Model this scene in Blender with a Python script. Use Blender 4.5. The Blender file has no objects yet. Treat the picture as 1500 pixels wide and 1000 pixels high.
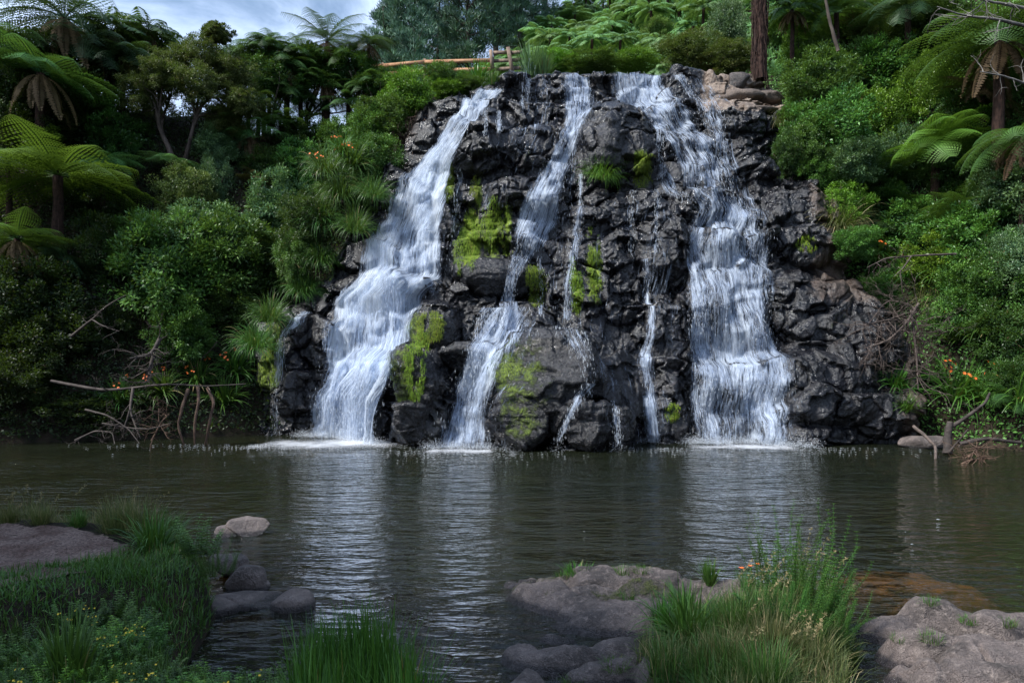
import bpy, math, random
import numpy as np
from mathutils import Vector, Matrix, Euler
R = math.radians
random.seed(11)
rng = np.random.default_rng(11)
scene = bpy.context.scene
C = scene.collection
F = 26.0/36.0*1500.0          # focal length in photo pixels
CAMH = 2.4
HOR = 540.0
# ------------------------------------------------------------------ maths
def h2(ix, iy, seed):
    ix = ix.astype(np.int64); iy = iy.astype(np.int64)
    h = (ix*374761393 + iy*668265263 + seed*97463477) & 0xffffffff
    h = ((h ^ (h >> 13))*1274126177) & 0xffffffff
    h = ((h ^ (h >> 15))*2246822519) & 0xffffffff
    return ((h ^ (h >> 16)) & 0xffffffff)/4294967295.0
def vn(x, y, seed=0):
    x = np.asarray(x, float); y = np.asarray(y, float)
    xi = np.floor(x); yi = np.floor(y); fx = x-xi; fy = y-yi
    fx = fx*fx*(3-2*fx); fy = fy*fy*(3-2*fy)
    a = h2(xi, yi, seed); b = h2(xi+1, yi, seed); c = h2(xi, yi+1, seed); d = h2(xi+1, yi+1, seed)
    return (a*(1-fx)+b*fx)*(1-fy)+(c*(1-fx)+d*fx)*fy
def fbm(x, y, o=4, seed=0):
    s = 0; a = .5; t = 0
    for k in range(o):
        s = s+a*(vn(x*2**k+17.3*k, y*2**k-9.1*k, seed+k)-.5); t += a; a *= .5
    return s/t*2
def vor(x, z, cx, cz, seed, jit=.85, sq=False):
    X = x/cx; Z = z/cz; xi = np.floor(X); zi = np.floor(Z)
    f1 = np.full(X.shape, 9.); f2 = np.full(X.shape, 9.); idx = np.zeros(X.shape); xc = np.zeros(X.shape); zc = np.zeros(X.shape)
    for a in (-1, 0, 1):
        for b in (-1, 0, 1):
            ci = xi+a; cj = zi+b
            px = ci+.5+(h2(ci, cj, seed)-.5)*jit; pz = cj+.5+(h2(ci, cj, seed+5)-.5)*jit
            d = ((X-px)**6+(Z-pz)**6)**(1/6.) if sq else np.sqrt((X-px)**2+(Z-pz)**2)
            m = d < f1
            f2 = np.where(m, f1, np.minimum(f2, d)); f1 = np.where(m, d, f1)
            idx = np.where(m, h2(ci, cj, seed+9), idx); xc = np.where(m, px*cx, xc); zc = np.where(m, pz*cz, zc)
    return f1, f2, idx, xc, zc
def sst(a, b, x):
    t = np.clip((x-a)/(b-a), 0, 1); return t*t*(3-2*t)
def PX(px, py, Y):
    return np.array([(px-750)/F*Y, Y, CAMH-(py-HOR)/F*Y])
def G(px, py, z=0.):
    Y = (CAMH-z)*F/(py-HOR); return np.array([(px-750)/F*Y, Y, z])
def proj(x, y, z):
    return 750+x/y*F, HOR-(z-CAMH)/y*F
# ------------------------------------------------------------------ object helpers
def mesh_np(name, V, Q=None, T=None, tint=None, uv=None, smooth=True):
    me = bpy.data.meshes.new(name)
    V = np.asarray(V, np.float32)
    me.vertices.add(len(V)); me.vertices.foreach_set('co', V.ravel())
    nq = 0 if Q is None else len(Q); nt = 0 if T is None else len(T)
    loops = np.concatenate([np.asarray(a, np.int32).ravel() for a in (Q, T) if a is not None and len(a)])
    me.loops.add(len(loops)); me.loops.foreach_set('vertex_index', loops)
    me.polygons.add(nq+nt)
    st = np.concatenate([np.arange(nq)*4, nq*4+np.arange(nt)*3]).astype(np.int32)
    me.polygons.foreach_set('loop_start', st)
    me.update(calc_edges=True)
    if smooth: me.polygons.foreach_set('use_smooth', np.ones(nq+nt, bool))
    else: me.polygons.foreach_set('use_smooth', np.zeros(nq+nt, bool))
    if tint is not None:
        for k, v in (tint.items() if isinstance(tint, dict) else [('tint', tint)]):
            at = me.attributes.new(k, 'FLOAT', 'POINT'); at.data.foreach_set('value', np.asarray(v, np.float32).ravel())
    if uv is not None:
        ul = me.uv_layers.new(name='UVMap'); ul.data.foreach_set('uv', np.asarray(uv, np.float32)[loops].ravel())
    me.validate(); me.update()
    return me
def put(name, me, mat=None, parent=None):
    o = bpy.data.objects.new(name, me); C.objects.link(o)
    if mat is not None and len(me.materials) == 0: me.materials.append(mat)
    if parent is not None: o.parent = parent
    return o
def tag(o, label, cat=None, group=None, kind=None):
    if label: o['label'] = label
    if cat: o['category'] = cat
    if group: o['group'] = group
    if kind: o['kind'] = kind
    return o
def thing(name, label, cat, loc=(0, 0, 0), group=None):
    o = bpy.data.objects.new(name, None); C.objects.link(o); o.location = loc
    o.empty_display_size = .1
    return tag(o, label, cat, group)
def grid_faces(nu, nv):
    i = np.arange(nv-1)[:, None]*nu+np.arange(nu-1)[None, :]
    i = i.ravel(); return np.stack([i, i+1, i+nu+1, i+nu], 1)
def nrm(v): return v/np.maximum(np.linalg.norm(v, axis=-1, keepdims=True), 1e-9)
class Acc:
    def __init__(s): s.V = []; s.Q = []; s.t = []; s.n = 0
    def add(s, V, Q, t): s.V.append(V); s.Q.append(Q+s.n); s.t.append(t); s.n += len(V)
    def mesh(s, name): return mesh_np(name, np.vstack(s.V), np.vstack(s.Q), tint=np.concatenate(s.t))
def leaves(acc, P, D, N, L, W, tint, droop=.12):
    """one folded four-cornered leaf per row"""
    D = nrm(D); S = nrm(np.cross(D, N)); N = np.cross(S, D); L = np.broadcast_to(np.asarray(L, float), (len(P),))[:, None]; W = np.broadcast_to(np.asarray(W, float), (len(P),))[:, None]
    V = np.stack([P, P+D*L*.42+S*W*.5+N*W*.12, P+D*L-N*L*droop, P+D*L*.42-S*W*.5+N*W*.12], 1).reshape(-1, 3)
    k = len(P); acc.add(V, np.arange(4*k).reshape(k, 4), np.repeat(np.broadcast_to(tint, (k,)), 4))
def tubes(acc, paths, sides=5, tint=.5):
    for (P, r) in paths:
        P = np.asarray(P, float); n = len(P); r = np.broadcast_to(np.asarray(r, float), (n,))
        T = nrm(np.gradient(P, axis=0)); up = np.array([0, 0, 1.]) if abs(T[0][2]) < .9 else np.array([1., 0, 0])
        A_ = nrm(np.cross(T, up)); B_ = np.cross(T, A_)
        th = np.arange(sides)*2*math.pi/sides
        V = P[:, None]+(A_[:, None]*np.cos(th)[None, :, None]+B_[:, None]*np.sin(th)[None, :, None])*r[:, None, None]
        V = V.reshape(-1, 3); q = []
        for i in range(n-1):
            for j in range(sides): q.append((i*sides+j, i*sides+(j+1) % sides, (i+1)*sides+(j+1) % sides, (i+1)*sides+j))
        for base in (0, (n-1)*sides):
            if sides >= 4: q.append((base, base+1, base+2, base+3))
        acc.add(V, np.array(q), np.full(len(V), tint))
# ------------------------------------------------------------------ materials
def newmat(name):
    m = bpy.data.materials.new(name); m.use_nodes = True
    nt = m.node_tree; nt.nodes.clear(); out = nt.nodes.new('ShaderNodeOutputMaterial')
    return m, nt, out
class NB:
    def __init__(s, nt): s.nt = nt
    def n(s, t, **kw):
        nd = s.nt.nodes.new(t)
        for k, v in kw.items(): setattr(nd, k, v)
        return nd
    def l(s, a, b): s.nt.links.new(a, b)
    def val(s, sock, v):
        if hasattr(v, 'is_linked') or isinstance(v, bpy.types.NodeSocket): s.l(v, sock)
        elif v is not None: sock.default_value = v
    def math(s, op, a, b=None, c=None, clamp=False):
        nd = s.n('ShaderNodeMath', operation=op, use_clamp=clamp); s.val(nd.inputs[0], a)
        if b is not None: s.val(nd.inputs[1], b)
        if c is not None: s.val(nd.inputs[2], c)
        return nd.outputs[0]
    def mapr(s, v, a, b, c=0., d=1.):
        nd = s.n('ShaderNodeMapRange', interpolation_type='SMOOTHSTEP'); s.val(nd.inputs[0], v)
        for i, q in enumerate((a, b, c, d)): s.val(nd.inputs[i+1], q)
        return nd.outputs[0]
    def mix(s, f, a, b, bt='MIX'):
        nd = s.n('ShaderNodeMix', data_type='RGBA', blend_type=bt); s.val(nd.inputs[0], f)
        for i, q in ((6, a), (7, b)):
            if isinstance(q, (tuple, list)): q = (*q[:3], 1)
            s.val(nd.inputs[i], q)
        return nd.outputs[2]
    def noise(s, vec, sc, det=4, rough=.55, dist=0.):
        nd = s.n('ShaderNodeTexNoise'); s.l(vec, nd.inputs['Vector']); nd.inputs['Scale'].default_value = sc
        nd.inputs['Detail'].default_value = det; nd.inputs['Roughness'].default_value = rough; nd.inputs['Distortion'].default_value = dist
        return nd.outputs[0]
    def mapping(s, vec, scale=(1, 1, 1), rot=(0, 0, 0)):
        nd = s.n('ShaderNodeMapping'); s.l(vec, nd.inputs[0]); nd.inputs['Scale'].default_value = scale; nd.inputs['Rotation'].default_value = rot
        return nd.outputs[0]
    def attr(s, name): return s.n('ShaderNodeAttribute', attribute_name=name).outputs['Fac']
    def bump(s, h, strength=.5, dist=.05):
        nd = s.n('ShaderNodeBump'); nd.inputs['Strength'].default_value = strength; nd.inputs['Distance'].default_value = dist
        s.l(h, nd.inputs['Height']); return nd.outputs[0]
    def prin(s, col, rough=.6, spec=.5, normal=None):
        nd = s.n('ShaderNodeBsdfPrincipled')
        if isinstance(col, (tuple, list)): nd.inputs['Base Color'].default_value = (*col[:3], 1)
        else: s.l(col, nd.inputs['Base Color'])
        s.val(nd.inputs['Roughness'], rough); s.val(nd.inputs['Specular IOR Level'], spec)
        if normal is not None: s.l(normal, nd.inputs['Normal'])
        return nd.outputs[0]
def leafmat(name, dark, light, dead=(.13, .085, .035), rough=.46, trans=.3, spec=.5, deadf=.02):
    m, nt, out = newmat(name); b = NB(nt)
    t = b.attr('tint'); oi = b.n('ShaderNodeObjectInfo').outputs['Random']
    c = b.mix(b.math('POWER', t, 1.4), dark, light)
    hs = b.n('ShaderNodeHueSaturation'); b.l(c, hs.inputs['Color'])
    b.l(b.math('MULTIPLY_ADD', oi, .035, .482), hs.inputs['Hue'])
    b.l(b.math('MULTIPLY_ADD', oi, .45, .78), hs.inputs['Value'])
    c2 = b.mix(b.mapr(t, 1-deadf, 1-deadf*.5), hs.outputs[0], dead)
    p = b.prin(c2, rough, .32)
    tr = b.n('ShaderNodeBsdfTranslucent'); b.l(b.mix(.5, c2, (.22, .36, .03)), tr.inputs[0])
    mx = b.n('ShaderNodeMixShader'); mx.inputs[0].default_value = trans*.6
    b.l(p, mx.inputs[1]); b.l(tr.outputs[0], mx.inputs[2]); b.l(mx.outputs[0], out.inputs[0])
    return m
def woodmat(name, a, c, sc=6, rough=.85, stretch=(1, 1, .2), bmp=.8):
    m, nt, out = newmat(name); b = NB(nt)
    tc = b.n('ShaderNodeTexCoord').outputs['Object']; mp = b.mapping(tc, stretch)
    n = b.noise(mp, sc, 6, .65); n2 = b.noise(tc, sc*.4, 3)
    col = b.mix(b.mapr(b.math('ADD', b.math('MULTIPLY', n, .6), b.math('MULTIPLY', n2, .4)), .35, .65), a, c)
    b.l(b.prin(col, rough, .3, b.bump(n, bmp, .03)), out.inputs[0]); return m
def flatmat(name, a, c, sc=20, rough=.6, trans=0.):
    m, nt, out = newmat(name); b = NB(nt)
    tc = b.n('ShaderNodeTexCoord').outputs['Object']
    col = b.mix(b.noise(tc, sc, 2), a, c)
    if 'petal' in name: col = b.mix(b.math('GREATER_THAN', b.attr('tint'), .3), (.03, .07, .02), col)
    b.l(b.prin(col, rough), out.inputs[0]); return m
M = {}
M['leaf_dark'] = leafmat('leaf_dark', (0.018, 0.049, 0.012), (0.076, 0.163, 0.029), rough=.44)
M['leaf_shaded'] = leafmat('leaf_shaded', (0.007, 0.018, 0.004), (0.030, 0.060, 0.011), rough=.5)  # leaf green darkened: the left hollow's deep shade is in the colour
M['leaf_mid'] = leafmat('leaf_mid', (0.036, 0.094, 0.022), (0.147, 0.310, 0.050), rough=.44)
M['leaf_bright'] = leafmat('leaf_bright', (0.057, 0.141, 0.014), (0.231, 0.428, 0.038), rough=.4)
M['leaf_grey'] = leafmat('leaf_grey', (0.049, 0.105, 0.050), (0.194, 0.296, 0.117), rough=.4)
M['leaf_olive'] = leafmat('leaf_olive', (0.046, 0.065, 0.018), (0.143, 0.155, 0.043), rough=.5, deadf=.1)
M['leaf_pale'] = leafmat('leaf_pale', (0.078, 0.145, 0.040), (0.301, 0.403, 0.106), rough=.42, deadf=.06)
M['fern'] = leafmat('fern', (.030, .085, .022), (.085, .185, .035), rough=.5, trans=.4)
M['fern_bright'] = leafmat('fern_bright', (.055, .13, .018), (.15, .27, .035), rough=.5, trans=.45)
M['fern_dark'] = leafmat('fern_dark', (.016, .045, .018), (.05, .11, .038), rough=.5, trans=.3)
M['fern_far'] = leafmat('fern_far', (0.069, 0.149, 0.052), (0.149, 0.287, 0.086), rough=.55, trans=.45)
M['fern_dead'] = leafmat('fern_dead', (.06, .035, .018), (.17, .11, .055), rough=.7, trans=.2)
M['grass'] = leafmat('grass', (.025, .075, .016), (.095, .21, .035), dead=(.28, .22, .10), rough=.42, deadf=.06, trans=.35)
M['grass_dry'] = leafmat('grass_dry', (.055, .08, .025), (.20, .20, .075), dead=(.36, .29, .15), rough=.55, deadf=.3, trans=.35)
M['flax'] = leafmat('flax', (.03, .095, .018), (.11, .25, .035), dead=(.3, .22, .07), rough=.35, deadf=.04, trans=.35)
M['pine'] = leafmat('pine', (0.030, 0.078, 0.057), (0.117, 0.232, 0.128), rough=.55, trans=.15)
M['moss'] = leafmat('moss', (.07, .12, .008), (.24, .34, .02), dead=(.2, .17, .04), rough=.7, trans=.4, deadf=.12)
M['bark'] = woodmat('bark', (.035, .026, .02), (.10, .08, .065))
M['bark_pale'] = woodmat('bark_pale', (.08, .075, .07), (.22, .205, .185), 9)
M['fern_trunk'] = woodmat('fern_trunk', (.012, .007, .006), (.062, .034, .026), 22, 1., (1, 1, .12), 1.)
M['deadwood'] = woodmat('deadwood', (.02, .016, .014), (.075, .06, .053), 9, .8, (.4, 1, 1))
M['twig'] = woodmat('twig', (.04, .03, .026), (.13, .10, .085), 9)
M['root'] = woodmat('root', (.05, .03, .022), (.15, .095, .065), 9)
M['fence_wood'] = woodmat('fence_wood', (.24, .12, .06), (.48, .27, .15), 5, .8, (.25, 1, 1))
M['post_wood'] = woodmat('post_wood', (.10, .075, .06), (.25, .18, .13), 6, .85, (1, 1, .2))
M['orange'] = flatmat('orange_petal', (.75, .10, .02), (.80, .22, .03))
M['yellow'] = flatmat('yellow_petal', (.75, .50, .03), (.80, .62, .05))
M['soil'] = flatmat('soil_brown', (.02, .015, .01), (.05, .035, .025), 8, .9)

def rockmat(name, c1, c2, c3, rough=(.25, .6), wet=False, scale=1., moss=True, mosscol=((.03, .055, .005), (.17, .24, .016))):
    m, nt, out = newmat(name); b = NB(nt)
    geo = b.n('ShaderNodeNewGeometry'); pos = geo.outputs['Position']
    n1 = b.noise(pos, .9*scale, 6, .62, .4); n2 = b.noise(pos, 7*scale, 8, .7); n3 = b.noise(pos, 38*scale, 4, .6)
    v = b.n('ShaderNodeTexVoronoi', feature='DISTANCE_TO_EDGE'); v.inputs['Scale'].default_value = 2.3*scale
    dm = b.n('ShaderNodeVectorMath', operation='MULTIPLY_ADD'); nn = b.n('ShaderNodeTexNoise'); b.l(pos, nn.inputs['Vector']); nn.inputs['Scale'].default_value = 2.*scale
    b.l(nn.outputs[1], dm.inputs[0]); dm.inputs[1].default_value = (.6, .6, .6); b.l(pos, dm.inputs[2]); b.l(dm.outputs[0], v.inputs['Vector'])
    crack = b.mapr(v.outputs[0], 0., .05)
    col = b.mix(b.mapr(n1, .35, .65), c1, c2); col = b.mix(b.mapr(n2, .48, .72), col, c3)
    col = b.mix(b.mapr(n3, .35, .7), b.mix(1., col, (.55, .55, .55), 'MULTIPLY'), col)
    rg = b.mapr(n2, .35, .7, rough[0], rough[1])
    h = b.math('ADD', b.math('MULTIPLY', n2, .6), b.math('MULTIPLY', n3, .22)); h = b.math('ADD', h, b.math('MULTIPLY', crack, .08))
    if moss:
        ma = b.attr('moss'); nm = b.noise(pos, 3.2*scale, 6, .7); nf = b.noise(b.mapping(pos, (1, 1, .35)), 26*scale, 3)
        mf = b.mapr(b.math('ADD', ma, b.math('MULTIPLY', nm, .9)), .78, .98)
        mc = b.mix(b.mapr(nf, .3, .7), mosscol[0], mosscol[1])
        col = b.mix(mf, col, mc); rg = b.math('ADD', rg, b.math('MULTIPLY', mf, .45), clamp=True)
        h = b.math('ADD', h, b.math('MULTIPLY', b.math('MULTIPLY', mf, nf), .9))
    if wet:
        sep = b.n('ShaderNodeSeparateXYZ'); b.l(pos, sep.inputs[0])
        w = b.mapr(b.math('ADD', sep.outputs[2], b.math('MULTIPLY', n2, -.10)), -.01, .035, 1., 0.)
        col = b.mix(w, col, b.mix(1., col, (.32, .34, .38), 'MULTIPLY')); rg = b.math('MULTIPLY', rg, b.math('MULTIPLY_ADD', w, -.75, 1.))
    b.l(b.prin(col, rg, .6, b.bump(h, 1., (.20 if scale > 2 else .10)/scale)), out.inputs[0]); return m
M['cliff'] = rockmat('wet_basalt', (.017, .017, .019), (.040, .038, .042), (.095, .085, .088), (.16, .5))
M['rock_warm'] = rockmat('sunlit_ledge_rock', (.07, .052, .042), (.19, .14, .11), (.30, .235, .18), (.6, .9))  # ledge rock with warm sunlight put into its colour
M['rock_side'] = rockmat('side_rock', (.035, .028, .026), (.09, .07, .06), (.15, .11, .09), (.3, .65))
M['worn'] = rockmat('worn_rock', (.075, .060, .054), (.22, .175, .158), (.33, .27, .24), (.45, .8), wet=True, scale=2.4, mosscol=((.035, .042, .012), (.10, .115, .03)))
# ------------------------------------------------------------------ camera, sky, sun
cam = bpy.data.objects.new('camera', bpy.data.cameras.new('camera')); C.objects.link(cam)
cam.location = (0, 0, CAMH); cam.rotation_euler = (R(90), 0, 0)
cam.data.lens = 26; cam.data.sensor_width = 36; cam.data.shift_y = 40/1500; cam.data.clip_end = 3000
scene.camera = cam
SUN_EL, SUN_AZ = R(50), R(-118)      # azimuth from +Y, negative = towards -X
sd = Vector((math.sin(SUN_AZ)*math.cos(SUN_EL), math.cos(SUN_AZ)*math.cos(SUN_EL), math.sin(SUN_EL)))
sun = bpy.data.objects.new('sun', bpy.data.lights.new('sun', 'SUN')); C.objects.link(sun)
sun.data.energy = 3.8; sun.data.angle = R(8); sun.data.color = (1, .98, .94)
sun.rotation_euler = sd.to_track_quat('Z', 'Y').to_euler()
w = bpy.data.worlds.new('World'); scene.world = w; w.use_nodes = True
nt = w.node_tree; nt.nodes.clear(); b = NB(nt)
sky = b.n('ShaderNodeTexSky', sky_type='NISHITA'); sky.sun_disc = False; sky.sun_elevation = SUN_EL; sky.sun_rotation = SUN_AZ
sky.air_density = 1.2; sky.dust_density = 1.0
tc = b.n('ShaderNodeTexCoord').outputs['Generated']
mp = b.mapping(tc, (1, 1, 2.2)); cn = b.noise(mp, 3.2, 7, .58, .5)
cf = b.mapr(cn, .36, .60)
cc = b.mix(cf, sky.outputs[0], (4.9, 6.1, 8.5))
bg = b.n('ShaderNodeBackground'); b.l(cc, bg.inputs[0]); bg.inputs[1].default_value = .098
out = b.n('ShaderNodeOutputWorld'); b.l(bg.outputs[0], out.inputs[0])
scene.view_settings.view_transform = 'Standard'; scene.view_settings.look = 'None'
scene.view_settings.exposure = 0.92; scene.view_settings.gamma = 1
scene.render.engine = 'CYCLES'
scene.cycles.max_bounces = 8; scene.cycles.transparent_max_bounces = 24; scene.cycles.diffuse_bounces = 3
scene.cycles.glossy_bounces = 3; scene.cycles.caustics_reflective = False; scene.cycles.caustics_refractive = False
# ------------------------------------------------------------------ terrain height
def sdf(poly, x, y):
    """signed distance, positive inside"""
    P = np.asarray(poly, float); n = len(P); d = np.full(x.shape, 1e9); ins = np.zeros(x.shape, bool)
    for i in range(n):
        a = P[i]; c = P[(i+1) % n]; e = c-a
        t = np.clip(((x-a[0])*e[0]+(y-a[1])*e[1])/(e@e), 0, 1)
        d = np.minimum(d, np.hypot(x-a[0]-t*e[0], y-a[1]-t*e[1]))
        cond = ((a[1] > y) != (c[1] > y))
        xi = a[0]+(y-a[1])*e[0]/(e[1] if abs(e[1]) > 1e-9 else 1e-9)
        ins ^= cond & (x < xi)
    return np.where(ins, d, -d)
BASIN = [(-70, -60), (-44, 0), (-27, 12), (-20.5, 18.5), (-16.6, 23.4), (-10.6, 26.0), (-5, 28.6), (3, 28.6), (10, 28.0), (12.6, 25.2), (14.2, 22.3), (17, 18), (24, 11), (36, 0), (70, -60)]
def pg(lst, z=0.): return [tuple(G(a, c, z)[:2]) for a, c in lst]
LEFTBANK = pg([(-700, 775), (-300, 765), (0, 757), (130, 752), (250, 768), (300, 800), (330, 850), (300, 905), (250, 960), (380, 1010), (480, 985), (600, 1010), (700, 1100), (400, 1500), (-900, 1500), (-1500, 900)], .35)
MOUND = pg([(965, 925), (1000, 892), (1080, 885), (1150, 870), (1225, 860), (1262, 905), (1262, 960), (1290, 1060), (1250, 1200), (1010, 1150), (985, 1010), (965, 960)], .15)
PATH = pg([(-900, 800), (-200, 778), (0, 774), (110, 783), (195, 800), (222, 818), (205, 836), (130, 848), (60, 862), (0, 878), (-200, 925), (-900, 1100)], .62)
NEAR = [(-60, -60), (-60, 1.0), (-3.5, 3.9), (-1.2, 4.5), (-.3, 4.4), (.3, 3.6), (1.4, 3.9), (2.5, 4.6), (3.8, 4.3), (5, 3.2), (60, 1), (60, -60)]
def terrain(x, y):
    x = np.asarray(x, float); y = np.asarray(y, float)
    d = -sdf(BASIN, x, y)
    H = np.interp(x, [-40, -14, -7, -3, 8.5, 12.5, 18, 40], [14, 13.6, 13.6, 14.45, 14.4, 16.0, 22, 26])
    W = np.interp(x, [-14, -8, -4, 8, 12.5, 18], [8.5, 6.5, 3.6, 3.6, 7.0, 15])
    t = np.clip(d/W, 0, 1)
    n = fbm(x*.35, y*.35, 4, 3)
    am = -1.5 + np.where(d > -1.5, 1.2*sst(-1.5, 0, d), 0) + np.where(d > 0, (H+.3)*(1-(1-t)**1.35) + n*1.1*np.clip(d/2, 0, 1), 0)
    g = np.interp(x/np.maximum(y, 1), [-.3, -.08, .02, .12, .3], [.06, .22, .52, .62, .7])
    far = np.clip(y-37.5, 0, 46)*g*sst(36, 44, y)+0*y
    far = np.where(d > 0, far, 0)
    z = am+far
    n2 = fbm(x*1.3, y*1.3, 4, 8); n3 = fbm(x*6, y*6, 3, 9)
    s = sdf(LEFTBANK, x, y)
    hb = .35 + .30*sst(.1, .7, sdf(PATH, x, y)+.9) + .08*n2
    lo = -1.5+(hb+1.5)*sst(-.35, .28, s)
    z = np.where(y < 13, np.maximum(z, np.where(s > -.4, lo, -1.5)), z)
    s = sdf(MOUND, x, y); z = np.where(y < 13, np.maximum(z, -1.5+(1.5+.10+.22*sst(.1, .7, s)+.08*n2)*sst(-.3, .2, s)), z)
    s = sdf(NEAR, x, y); z = np.where(y < 13, np.maximum(z, -1.5+(1.5+.12+.5*sst(.3, 2.5, s)+.1*n2)*sst(-.3, .25, s)), z)
    z = z + np.where(z > -.2, n3*.025, 0)
    return z
xs = np.concatenate([-np.geomspace(30, 900, 26)[::-1], np.arange(-29.9, 29.9, .16), np.geomspace(30, 900, 26)])
ys = np.concatenate([-np.geomspace(2, 300, 16)[::-1], np.arange(-1.9, 12, .09), np.arange(12, 46, .17), np.geomspace(46.2, 1200, 70)])
gx, gy = np.meshgrid(xs, ys); gz = terrain(gx, gy)
me = mesh_np('ground', np.stack([gx.ravel(), gy.ravel(), gz.ravel()], 1), grid_faces(len(xs), len(ys)))
m, nt, out = newmat('earth'); b = NB(nt); pos = b.n('ShaderNodeNewGeometry').outputs['Position']
n1 = b.noise(pos, 2.2, 6, .65); n2 = b.noise(pos, 14, 6, .7)
col = b.mix(b.mapr(n1, .35, .65), (.010, .009, .006), (.036, .026, .018)); col = b.mix(b.mapr(n2, .5, .75), col, (.03, .045, .012))
b.l(b.prin(col, .95, .2, b.bump(n2, .8, .06)), out.inputs[0]); M['earth'] = m
tag(put('ground', me, m), None, None, None, 'structure')
# gravel path on the left bank
px_ = np.arange(-12, -2.5, .035); py_ = np.arange(4.0, 9.5, .035)
ax, ay = np.meshgrid(px_, py_); s = sdf(PATH, ax, ay)+.10*fbm(ax*3, ay*3, 3, 5)
az = terrain(ax, ay)+.012+.012*fbm(ax*9, ay*9, 3, 77)
q = grid_faces(len(px_), len(py_)); ok = (s.ravel()[q].min(1) > 0.0)
q = q[ok]; used, inv = np.unique(q, return_inverse=True)
V = np.stack([ax.ravel(), ay.ravel(), az.ravel()], 1)[used]
me = mesh_np('path', V, inv.reshape(-1, 4))
m, nt, out = newmat('gravel'); b = NB(nt); pos = b.n('ShaderNodeNewGeometry').outputs['Position']
v = b.n('ShaderNodeTexVoronoi'); v.inputs['Scale'].default_value = 55; b.l(pos, v.inputs['Vector'])
n1 = b.noise(pos, 2.5, 5, .6)
hs = b.n('ShaderNodeSeparateColor'); b.l(v.outputs['Color'], hs.inputs[0])
col = b.mix(hs.outputs[0], (.085, .058, .048), (.22, .16, .135)); col = b.mix(b.mapr(n1, .4, .65), col, b.mix(1., col, (.55, .45, .42), 'MULTIPLY'))
b.l(b.prin(col, .9, .3, b.bump(b.math('SUBTRACT', 1., v.outputs[0]), .7, .02)), out.inputs[0])
tag(put('path', me, m), None, None, None, 'structure')
# ------------------------------------------------------------------ cliff
BX = np.array([-10.5, -9, -7, -5.5, -4.2, -3, -.7, 3, 4.2, 6, 8.5, 12, 14.5])
BZ = np.array([-1, 0, 2.5, 5, 8, 11, 13.05, 13.35, 15.5])
BT = np.array([
 [27.0, 26.6, 26.4, 26.2, 24.4, 22.9, 22.5, 22.7, 23.7, 23.7, 23.7, 23.5, 22.9],
 [27.2, 26.7, 26.5, 26.3, 24.5, 23.0, 22.6, 22.8, 23.8, 23.8, 23.8, 23.6, 23.0],
 [27.6, 26.9, 26.7, 26.5, 25.2, 24.1, 23.4, 24.1, 24.7, 24.5, 24.4, 24.5, 24.2],
 [28.2, 27.5, 27.0, 26.9, 26.3, 25.7, 25.5, 25.7, 26.0, 25.6, 25.3, 25.6, 25.6],
 [29.2, 28.7, 28.1, 27.8, 27.5, 27.1, 26.7, 27.1, 27.2, 26.8, 26.8, 27.4, 27.6],
 [30.4, 30.0, 29.5, 29.0, 28.6, 28.1, 28.0, 28.3, 28.4, 28.2, 28.5, 29.2, 29.6],
 [31.3, 31.0, 30.6, 30.1, 29.6, 29.3, 29.4, 29.5, 29.6, 29.7, 30.1, 30.6, 31.0],
 [31.6, 31.4, 31.2, 31.0, 30.9, 30.8, 30.8, 30.8, 30.8, 30.7, 30.6, 31.0, 31.4],
 [31.9, 31.8, 31.6, 31.4, 31.2, 31.1, 31.0, 31.0, 31.0, 31.1, 31.3, 31.6, 32.0]])
def base_y(x, z):
    x = np.clip(x, BX[0], BX[-1]); z = np.clip(z, BZ[0], BZ[-1])
    i = np.clip(np.searchsorted(BX, x, 'right')-1, 0, len(BX)-2); j = np.clip(np.searchsorted(BZ, z, 'right')-1, 0, len(BZ)-2)
    u = (x-BX[i])/(BX[i+1]-BX[i]); v = (z-BZ[j])/(BZ[j+1]-BZ[j])
    return (BT[j, i]*(1-u)+BT[j, i+1]*u)*(1-v)+(BT[j+1, i]*(1-u)+BT[j+1, i+1]*u)*v
def base_hit(px, py):
    Y = 27.
    for _ in range(25):
        p = PX(px, py, Y); Y = .5*Y+.5*float(base_y(np.array(p[0]), np.array(p[2])))
    return PX(px, py, Y)
LIPX = np.array([560, 600, 640, 690, 720, 745, 800, 900, 1000, 1020, 1060, 1110, 1150, 1200, 1260, 1330])
LIPY = np.array([215, 175, 148, 140, 128, 110, 106, 104, 104, 108, 106, 104, 130, 165, 190, 200])
def lip_z(x):
    ppx = 750+x/31.0*F; y = np.interp(ppx, LIPX, LIPY); y = np.where(ppx < 560, 215-(560-ppx)*-1.0, y)
    y = np.where(ppx < 560, 215+(560-ppx)*1.25, y)
    return np.clip(CAMH-(y-HOR)/F*31.0, 3.5, 15.2)
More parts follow.
